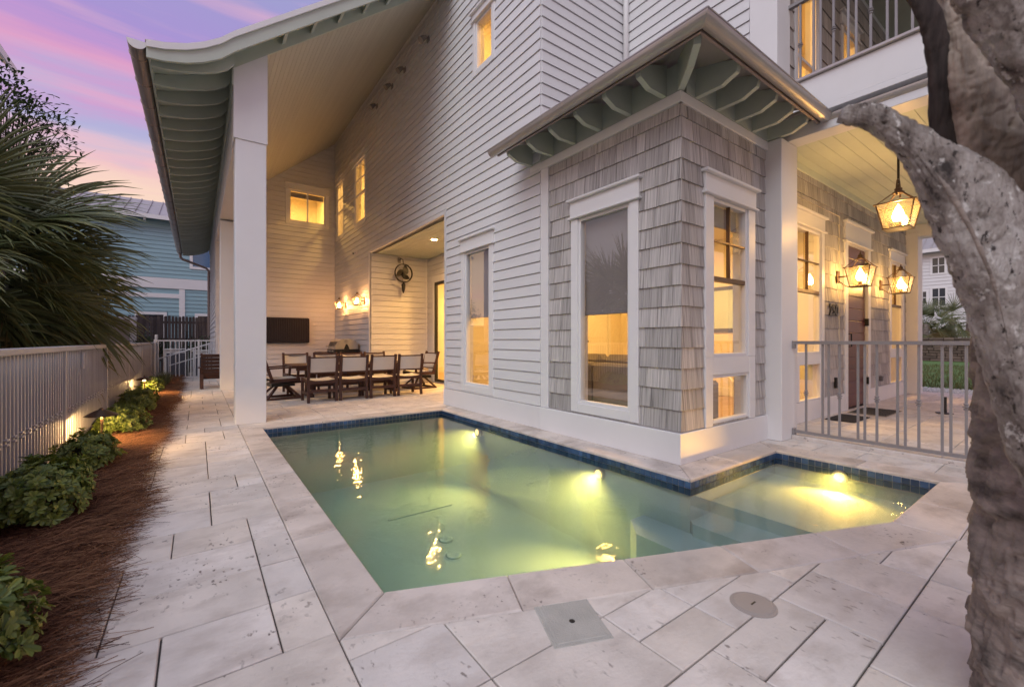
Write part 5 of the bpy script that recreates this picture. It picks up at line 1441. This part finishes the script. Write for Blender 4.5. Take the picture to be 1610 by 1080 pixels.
# ------------------------------------------------------------------ palms
def frond(r, base, az, el_, stem, R_, n=34, droop=.55, dry=False, rg=None, spread=2.5):
    """costapalmate fan: petiole plus drooping folded segments"""
    d = Vector((math.cos(az) * math.cos(el_), math.sin(az) * math.cos(el_), math.sin(el_)))
    pts = []; p = Vector(base); dd = d.copy()
    for k in range(7):
        pts.append(p.copy()); dd = (dd + Vector((0, 0, -.06 - .05 * droop))).normalized(); p = p + dd * stem / 6
    mb = MB(); mb.tube(pts, [.022, .02, .018, .016, .014, .012, .010], 6)
    tip = pts[-1]; ax = dd.normalized(); side = ax.cross(Vector((0, 0, 1))).normalized(); up = side.cross(ax); rl = rg.uniform(-1.2, 1.2); side, up = side * math.cos(rl) + up * math.sin(rl), up * math.cos(rl) - side * math.sin(rl)
    for i in range(n):
        t = (i / (n - 1) * 2 - 1); a = t * spread / 2 * 1.05
        dirv = (ax * math.cos(a) + side * math.sin(a) + up * (.22 * abs(t) + rg.uniform(-.10, .12))).normalized()
        root = tip + ax * (.22 * R_ * (1 - abs(t))) * .9
        L = R_ * (.72 + .28 * math.cos(a * .8)) * rg.uniform(.88, 1.08)
        sg = 6; v = []; q = root.copy(); cur = dirv.copy(); grav = droop * rg.uniform(.7, 1.5)
        for k in range(sg + 1):
            u = k / sg
            w = .0155 * R_ * (math.sin(math.pi * min(1, .22 + u * .78)) ** .8) * (1.15 if u < .5 else 1) + .0012
            sd = cur.cross(up)
            if sd.length < 1e-3: sd = side
            sd = sd.normalized(); nn = sd.cross(cur).normalized()
            v += [q - sd * w + nn * w * .55, q.copy(), q + sd * w + nn * w * .55]
            cur = (cur + Vector((0, 0, -1)) * grav * (u ** 1.6) * .42).normalized(); q = q + cur * L / sg
        mb.add(v, [f for k in range(sg) for f in ((3 * k, 3 * k + 1, 3 * k + 4, 3 * k + 3), (3 * k + 1, 3 * k + 2, 3 * k + 5, 3 * k + 4))])
    mb.build('frond', M_palmdry if dry else M_palm, r)
def sabal(loc, crown_z, nf, stem, R_, label, seed, group=None, n=34, tr=.15):
    rg = random.Random(seed); r = empty('palm_tree', loc); tag(r, label, 'palm tree', group)
    m = MB(); k = 14
    m.tube([(.02 * math.sin(i), .02 * math.cos(i * 1.3), crown_z * i / (k - 1)) for i in range(k)], [tr * (1.1 - .25 * i / (k - 1)) * (1 + .06 * (i % 2)) for i in range(k)], 14); m.build('trunk', M_btrunk, r)
    for i in range(nf):
        az = i * 2.39996 + rg.uniform(-.2, .2); f_ = i / max(1, nf - 1)
        el_ = R(78 - 118 * f_ ** .85 + rg.uniform(-8, 8))
        frond(r, (0.1 * math.cos(az), .1 * math.sin(az), crown_z - .12 * f_), az, el_, stem * rg.uniform(.8, 1.15), R_ * rg.uniform(.85, 1.1), n, .5 + .6 * f_, dry=(f_ > .7 and rg.random() < .45), rg=rg)
    return r
sabal((-2.5, 7.5, GZ), 2.12, 74, .78, 1.08, 'big sabal palm with drooping fan leaves leaning over the picket fence', 21, n=58)
sabal((42, 7.3, GZ), 2.4, 22, .9, 1.25, 'left of the two short palms on the lawn before the white house', 41, 'short palms beyond the porch', n=22, tr=.2)
sabal((43.5, 6.2, GZ), 2.7, 22, .9, 1.25, 'right of the two short palms on the lawn before the white house', 43, 'short palms beyond the porch', n=22, tr=.2)

# broadleaf trees at top left
def leafy_tree(loc, h, rx, ry, rz, n_, label, seed, L=.11):
    rg = random.Random(seed); r = empty('leafy_tree', loc); tag(r, label, 'tree')
    st = MB(); st.tube([(0, 0, 0), (.05, .03, h * .4), (-.03, .06, h * .75), (.02, 0, h)], [.09, .07, .05, .02], 10)
    fo = MB()
    for b_ in range(n_):
        th = rg.uniform(0, 6.28); ph = math.acos(rg.uniform(-.8, 1)); k = rg.uniform(.35, 1) ** .6 * (1 + .35 * noise.noise((math.cos(th) * 2 + seed, math.sin(th) * 2, ph * 2)))
        c = Vector((rx * k * math.sin(ph) * math.cos(th), ry * k * math.sin(ph) * math.sin(th), h + rz * k * math.cos(ph)))
        st.tube([(0, 0, h * .7), Vector((0, 0, h * .75)).lerp(c, .5), c], [.02, .01, .003], 4, cap=False)
        dr = Vector((c.x / rx, c.y / ry, .3)).normalized()
        for j in range(rg.randint(12, 20)):
            p = c + Vector((rg.gauss(0, .11), rg.gauss(0, .11), rg.gauss(0, .10)))
            d = (dr + Vector((rg.gauss(0, .7), rg.gauss(0, .7), rg.gauss(0, .6)))).normalized()
            leaf_geo(fo, p, d, Vector((0, 0, 1)), L * rg.uniform(.7, 1.2), L * .38, .15)
    st.build('trunk', M_bark2, r); fo.build('crown', M_leaf2, r)
leafy_tree((-2.95, 12.0, GZ), 5.0, .95, 1.2, 1.15, 190, 'dark broadleaf tree rising behind the sabal palm at top left', 3)
leafy_tree((-2.55, 16.5, GZ), 2.35, .5, .7, .55, 60, 'small broadleaf tree below the palm in front of the blue house', 4)
leafy_tree((-1.25, 18.6, GZ), .9, .6, .5, .4, 60, 'leafy bush beside the wooden fence behind the gate', 5)
leafy_tree((.15, 19.4, GZ), .9, .6, .4, .4, 50, 'leafy bush behind the gate close to the house', 6)

# ------------------------------------------------------------------ near palm trunk with leaf bases, at right
fwv = Vector((math.sin(YAW), math.cos(YAW), 0)); rtv = Vector((math.cos(YAW), -math.sin(YAW), 0))
def at(u, v, dep): return fwv * dep + rtv * ((u - 805) / 675 * dep) + Vector((0, 0, 1.1 + (535 - v) / 675 * dep))
pt = empty('near_palm_tree', tuple((at(1735, 535, 1.12)).xy) + (0,), world=True); tag(pt, 'grey palm trunk with old broken leaf bases standing close at right', 'palm tree')
def sweep(pts, rw, rh, wdir, n=110, seg=220, amp=.012, sc=9., flat=0, crescent=0):
    """organic tapered limb through pts; rw, rh half widths along wdir and across"""
    P_ = [Vector(p) for p in pts]; mb = MB(); m_ = len(P_)
    def cr(t):
        x = t * (m_ - 1); i = min(int(x), m_ - 2); f = x - i
        p0, p1, p2, p3 = P_[max(i - 1, 0)], P_[i], P_[i + 1], P_[min(i + 2, m_ - 1)]
        pos = .5 * ((2 * p1) + (-p0 + p2) * f + (2 * p0 - 5 * p1 + 4 * p2 - p3) * f * f + (-p0 + 3 * p1 - 3 * p2 + p3) * f ** 3)
        return pos, rw[i] + (rw[i + 1] - rw[i]) * f, rh[i] + (rh[i + 1] - rh[i]) * f
    for k in range(seg + 1):
        t = k / seg; p, a, b = cr(t); d = (cr(min(1, t + .01))[0] - cr(max(0, t - .01))[0]).normalized()
        w = Vector(wdir); w = (w - d * w.dot(d)).normalized(); h = d.cross(w).normalized()
        for j in range(n):
            an = 2 * math.pi * j / n; c, s = math.cos(an), math.sin(an)
            q = p + w * (a * math.copysign(abs(c) ** .8, c)) + h * (b * math.copysign(abs(s) ** .8, s) - crescent * b * (c * c))
            nn = (w * c + h * s)
            tl = t * 2.2
            q = q + nn * (amp * (noise.noise(q * sc) + .5 * noise.noise(q * sc * 2.7)) + amp * .30 * noise.noise(q * sc * 8) + amp * .22 * noise.noise((c * 9, s * 9, tl * 5 + 7))
                          - amp * 3.2 * max(0, 1 - abs(noise.noise(q * sc * 1.7 + Vector((3, 1, 7)))) * 2 - .90) - amp * 2.2 * max(0, noise.noise(q * sc * 6.5) - .42))
            mb.v.append(tuple(q))
    for k in range(seg):
        for j in range(n): mb.f.append((k * n + j, k * n + (j + 1) % n, (k + 1) * n + (j + 1) % n, (k + 1) * n + j)); mb.mi.append(0)
    mb.f += [tuple(range(n))[::-1], tuple(range(seg * n, (seg + 1) * n))]; mb.mi += [0, 0]
    return mb
D0 = 1.12
base = at(1735, 535, D0); bx, by = base.x, base.y
# lower trunk: crossing torn leaf-base bands with fibrous cracks
mb = MB(); nn_, sg_ = 200, 620
def saw(x):
    f = x % 1.0
    return (1 - f) ** 1.3 if f > .06 else f / .06 * .92
def rdg(p): return 1 - abs(noise.noise(p)) * 2
for k in range(sg_ + 1):
    z = -.02 + 2.9 * k / sg_
    sm_ = min(1, max(0, (z - 1.15) / .75)); sm_ = sm_ * sm_ * (3 - 2 * sm_); lean = rtv * (.19 * sm_) + fwv * (.10 * sm_)
    for j in range(nn_):
        an = 2 * math.pi * j / nn_; ca, sa = math.cos(an), math.sin(an)
        wz = .5 * noise.noise((ca * 1.6, sa * 1.6, z * 2.2)) + .16 * noise.noise((ca * 5, sa * 5, z * 5))
        u1, u2 = z * 4.6 + an * 3 / (2 * math.pi) * 1.0 + wz, z * 4.6 - an * 3 / (2 * math.pi) + 1.3 * wz
        h_ = max(saw(u1), saw(u2) * .9)
        fib = noise.noise((ca * 24 + z * 5, sa * 24, z * 3.2))
        crk = max(0, rdg((ca * 7 + 3, sa * 7, z * 6)) - .82)
        rad = .222 + .024 * h_ + .010 * noise.noise((ca * 3, sa * 3, z * 9)) + .0055 * fib + .003 * noise.noise((ca * 60, sa * 60, z * 10)) - .06 * crk
        mb.v.append((bx + rad * ca + lean.x, by + rad * sa + lean.y, z))
for k in range(sg_):
    for j in range(nn_): mb.f.append((k * nn_ + j, k * nn_ + (j + 1) % nn_, (k + 1) * nn_ + (j + 1) % nn_, (k + 1) * nn_ + j)); mb.mi.append(0)
mb.f.append(tuple(range(sg_ * nn_, (sg_ + 1) * nn_))); mb.mi.append(0)
mb.build('trunk', M_btrunk, pt, smooth=True)
# big arching leaf base reaching left
UPW = (at(900, 100, 1) - at(800, 180, 1))
sweep([at(1770, 1010, 1.12), at(1715, 860, 1.02), at(1652, 640, .98), at(1606, 480, .96), at(1535, 345, .95), at(1452, 245, .96), at(1382, 192, .98), at(1322, 180, 1.0)],
      [.05, .085, .115, .115, .088, .048, .031, .014], [.04, .05, .06, .06, .05, .036, .026, .012], UPW, amp=.011, crescent=.15).build('leaf_base', M_bark, pt, smooth=True)
sweep([at(1590, 560, .90), at(1560, 440, .87), at(1510, 330, .86), at(1470, 270, .885)], [.002, .0026, .0026, .001], [.002, .0026, .0026, .001], (1, 0, 0), 10, 40, .004).build('hanging_fibre', M_btrunk, pt, smooth=True)
# upper leaf base crossing the top right corner
sweep([at(1860, 560, 1.2), at(1800, 310, .97), at(1705, 150, .88), at(1628, 35, .84), at(1550, -80, .82), at(1470, -190, .82)], [.06, .095, .105, .10, .085, .05], [.05, .05, .055, .05, .045, .02], UPW, amp=.011, crescent=.15).build('leaf_base', M_bark, pt, smooth=True)
# brown leaf base behind
sweep([at(1700, 560, 1.2), at(1585, 400, 1.10), at(1560, 270, 1.05), at(1545, 150, 1.03), at(1530, 30, 1.02), at(1500, -90, 1.02)], [.07, .09, .088, .085, .08, .04], [.04, .04, .04, .04, .035, .015], (rtv), amp=.010).build('leaf_base', M_boot, pt, smooth=True)
sweep([at(1720, 620, 1.18), at(1650, 260, 1.16), at(1640, 20, 1.15)], [.14, .15, .13], [.12, .12, .1], (rtv), amp=.02).build('fibre_mat', M_bark2, pt, smooth=True)
# dark standing strips
sweep([at(1492, 300, 1.04), at(1484, 200, 1.04), at(1482, 110, 1.03), at(1462, 30, 1.01), at(1425, -40, 1.0)], [.03, .034, .033, .03, .02], [.012, .013, .012, .011, .01], (rtv), 20, 50, .006).build('dry_sheath', M_bark2, pt, smooth=True)
sweep([at(1512, 300, 1.07), at(1508, 190, 1.07), at(1502, 90, 1.06), at(1490, -20, 1.05)], [.028, .03, .028, .02], [.012, .013, .012, .01], (rtv), 20, 50, .006).build('dry_sheath', M_bark2, pt, smooth=True)
# crown of the near palm, above the frame
rg = random.Random(51); top = Vector((bx, by, 2.85)) + rtv * .19 + fwv * .10
for i in range(9):
    frond(pt, tuple(top), i * 2.4 + .4, R(rg.uniform(48, 80)), .7, .95, 30, .25, rg=rg)

# ------------------------------------------------------------------ background
# blue house
bh = empty('blue_house', (-3, 26, GZ), world=True); tag(bh, 'pale blue lap-sided house with grey metal roof behind the wooden fence', 'house')
HY = 26.0
def blk(mb, u0, u1, z0, z1, d=.02): return pbox(mb, 'Y', HY, u0, u1, z0, z1, -.02, d)
bwall = wall_part('wall', bh)
MB().box(-8, 4, HY, HY + 6, GZ, 6.75).build('sheathing', M_blue, bwall)
lap('Y', HY, -8, 4, 4.05, 6.75, [(-.32, .75, 4.55, 5.98)], M_blue, bwall, exp=.19, lip=.022)
lap('Y', HY, -8, 4, .0, 3.5, [(-2.4, -.55, 3.1, 3.6), (-.72, -.5, 0, 3.6), (-1.6, -1.15, 0, 2.45), (.0, .55, .0, 2.35)], M_blue, bwall, exp=.19, lip=.022)
for k, (a, b, c, d) in enumerate([(-8, 4, 3.55, 4.03), (-.72, -.5, 0, 3.53), (-8, -.72, 3.1, 3.3)]):
    m = MB(); blk(m, a, b, c, d, .05); m.build('trim_board', M_trim, bh)
def bwin(u0, u1, z0, z1, gm):
    m = MB()
    for (a, b, c, d) in ((u0 - .12, u0, z0 - .12, z1 + .12), (u1, u1 + .12, z0 - .12, z1 + .12), (u0, u1, z0 - .12, z0), (u0, u1, z1, z1 + .12)): blk(m, a, b, c, d, .06)
    w = m.build('window', M_trim, bh); m = MB(); blk(m, u0, u1, z0, z1, .03); m.build('pane', gm, w)
bwin(-.2, .62, 4.67, 5.86, M_blglass); bwin(-2.2, -1.3, 1.0, 2.3, M_dkglass); bwin(.0, .42, 1.0, 2.28, M_dkglass)
m = MB().prism([(HY - .45, 6.72), (HY + 3, 8.2), (HY + 6.4, 6.72), (HY + 6.4, 6.82), (HY + 3, 8.32), (HY - .45, 6.84)], lambda p, q, t: (t, p, q), -8.4, 4.4); br_ = m.build('roof', M_roofm, bh)
x = -8.2
while x < 4.4:
    MB().add([(x, HY - .45, 6.84), (x + .03, HY - .45, 6.84), (x + .03, HY + 3, 8.32), (x, HY + 3, 8.32), (x, HY - .45, 6.89), (x + .03, HY - .45, 6.89), (x + .03, HY + 3, 8.37), (x, HY + 3, 8.37)], [(4, 5, 6, 7), (0, 1, 5, 4), (1, 2, 6, 5), (3, 0, 4, 7)]).build('standing_seam', M_roofm, br_); x += .42
MB().box(-8.4, 4.4, HY - .52, HY - .45, 6.66, 6.84).build('eave_board', M_trim, br_)
x = -8
while x < 4.2: MB().box(x, x + .08, HY - .42, HY, 6.58, 6.70).build('rafter_tail', M_trim, br_); x += 1.2
# wooden fence
wf_ = empty('wooden_fence', (-1.2, 21.2, GZ), world=True); tag(wf_, 'tall weathered wooden privacy fence in front of the blue house', 'fence')
x = -2.4; rg = random.Random(2)
while x < .9:
    w = rg.uniform(.085, .1)
    z1 = 2.02 + rg.uniform(-.03, .03)
    MB().prism([(x, GZ), (x + w, GZ), (x + w, z1 - .03), (x + w - .02, z1), (x + .02, z1), (x, z1 - .03)], lambda p, q, t: (p, t, q), 21.18, 21.20).build('fence_plank', M_wood, wf_); x += w + rg.uniform(.006, .018)
for z in (.3, 1.1, 1.75): MB().box(-2.4, .9, 21.2, 21.25, z, z + .09).build('fence_rail', M_wood, wf_)
# tan neighbour wall at left
nw_ = empty('tan_wall', (-3.2, 19.5, GZ), world=True); tag(nw_, 'low tan stucco garden wall behind the palm', 'wall')
MB().box(-7.5, -1.75, 19.3, 19.5, GZ, 1.80).build('panel', M_concrete, nw_); MB().cbox(-7.5, -1.68, 19.25, 19.55, 1.8, 1.88, .01).build('cap', M_trim, nw_); MB().cbox(-1.85, -1.7, 19.24, 19.56, GZ, 1.8, .01).build('end_post', M_trim, nw_); MB().cbox(-2.75, -2.68, 19.24, 19.3, GZ, 1.8, .005).build('post', M_trim, nw_)
# neighbour roof at upper left edge
nh = empty('neighbour_house', (-7, 15, GZ), world=True); tag(nh, 'neighbouring house of which only a roof corner shows at far upper left', 'house')
nwall = wall_part('wall', nh)
MB().box(-9.5, -4.75, 13, 18.4, GZ, 8.9).build('sheathing', M_sid, nwall)
MB().prism([(-4.28, 8.92), (-7.2, 11.2), (-10, 8.9), (-10, 9.0), (-7.2, 11.35), (-4.28, 9.05)], lambda p, q, t: (p, t, q), 12.6, 18.75).build('roof', M_roofm, nh)
MB().box(-4.32, -4.27, 12.6, 18.75, 8.82, 9.02).build('eave_board', M_trim, nh)

# white house beyond the porch
wh = empty('white_house', (52, 2, GZ), world=True); tag(wh, 'tall white house with grey metal roof beyond the lawn', 'house')
WHX = 52.0
ww = wall_part('wall', wh); MB().box(WHX, WHX + 12, -6, 16, GZ, 8.9).build('sheathing', M_sid, ww)
WHW = [(7.85, 8.6, 6.95, 8.25), (7.8, 8.6, 4.1, 5.6), (9.0, 9.5, 4.35, 5.4), (5.4, 6.2, 6.95, 8.25), (5.4, 6.2, 4.1, 5.6)]
lap('X', WHX, -6, 16, GZ + .1, 8.9, [(a - .15, b + .15, c - .15, d + .15) for a, b, c, d in WHW], M_sid, ww, exp=.3, lip=.035)
for (a, b, c, d) in WHW:
    m = MB()
    for (p, q, r_, s_) in ((a - .15, a, c - .15, d + .15), (b, b + .15, c - .15, d + .15), (a, b, c - .15, c), (a, b, d, d + .15)): pbox(m, 'X', WHX, p, q, r_, s_, -.02, .06)
    w = m.build('window', M_trim, wh); m = MB(); pbox(m, 'X', WHX, a, b, c, d, -.02, .02); m.build('pane', M_dkglass, w)
    m = MB(); pbox(m, 'X', WHX, (a + b) / 2 - .03, (a + b) / 2 + .03, c, d, .02, .04); pbox(m, 'X', WHX, a, b, (c + d) / 2 - .03, (c + d) / 2 + .03, .02, .04); m.build('muntin', M_trim, w)
m = MB().prism([(WHX - .6, 8.85), (WHX + 6, 13), (WHX + 12.6, 8.85), (WHX + 12.6, 9.0), (WHX + 6, 13.2), (WHX - .6, 9.05)], lambda p, q, t: (p, t, q), -6.5, 16.5); wr_ = m.build('roof', M_roofm, wh)
y = -6.4
while y < 16.5:
    MB().add([(WHX - .6, y, 9.05), (WHX - .6, y + .05, 9.05), (WHX + 6, y + .05, 13.2), (WHX + 6, y, 13.2), (WHX - .6, y, 9.13), (WHX - .6, y + .05, 9.13), (WHX + 6, y + .05, 13.28), (WHX + 6, y, 13.28)], [(4, 7, 6, 5), (0, 4, 5, 1), (1, 5, 6, 2), (3, 7, 4, 0)]).build('standing_seam', M_roofm, wr_); y += .6
MB().box(WHX - .66, WHX - .6, -6.5, 16.5, 8.75, 9.05).build('eave_board', M_trim, wr_)
# stacked stone wall
sw_ = empty('stone_wall', (35.8, 2, GZ), world=True); tag(sw_, 'low brown stacked stone wall at the back of the lawn', 'wall')
MB().box(35.9, 36.3, -4, 14, GZ, 1.12).build('core', M_bed, sw_)
rg = random.Random(8); z = GZ
while z < 1.1:
    h_ = rg.uniform(.13, .19); y = .3 if z > -9 else 0; y = 3.0
    while y < 8.4:
        w = rg.uniform(.3, .7); MB().cbox(35.75 - rg.uniform(0, .06), 35.92, y + .01, y + w - .01, z + .008, z + h_ - .008, .02).build('stone', M_stone, sw_); y += w
    z += h_
# tufts of grass on the lawn, near edge
mb = MB(); rg = random.Random(12)
for _ in range(5200):
    x = 15.6 + 14 * rg.random() ** 1.6; y = x * .148 + rg.uniform(-2.0, 1.6); a = rg.uniform(0, 6.28); h_ = rg.uniform(.06, .16); w = .012
    mb.add([(x - math.cos(a) * w, y - math.sin(a) * w, GZ), (x + math.cos(a) * w, y + math.sin(a) * w, GZ), (x + rg.gauss(0, .04), y + rg.gauss(0, .04), GZ + h_)], [(0, 1, 2)])
o = mb.build('lawn_grass_blades', M_grassleaf); tag(o, 'short green grass on the lawn beyond the porch', 'grass', kind='stuff')
mb = MB()
for _ in range(2600):
    x = rg.uniform(12.95, 15.6); y = x * .148 + rg.uniform(-1.6, 1.4); r_ = rg.uniform(.018, .04)
    mb.add([(x - r_, y, GZ), (x, y - r_, GZ), (x + r_, y, GZ), (x, y + r_, GZ), (x + rg.gauss(0, .01), y + rg.gauss(0, .01), GZ + r_ * 1.1)], [(0, 1, 4), (1, 2, 4), (2, 3, 4), (3, 0, 4)])
o = mb.build('gravel', M_gravel); tag(o, 'white gravel between the porch and the lawn', 'gravel', kind='stuff')

for o in bpy.data.objects:
    if '_w' in o: del o['_w']
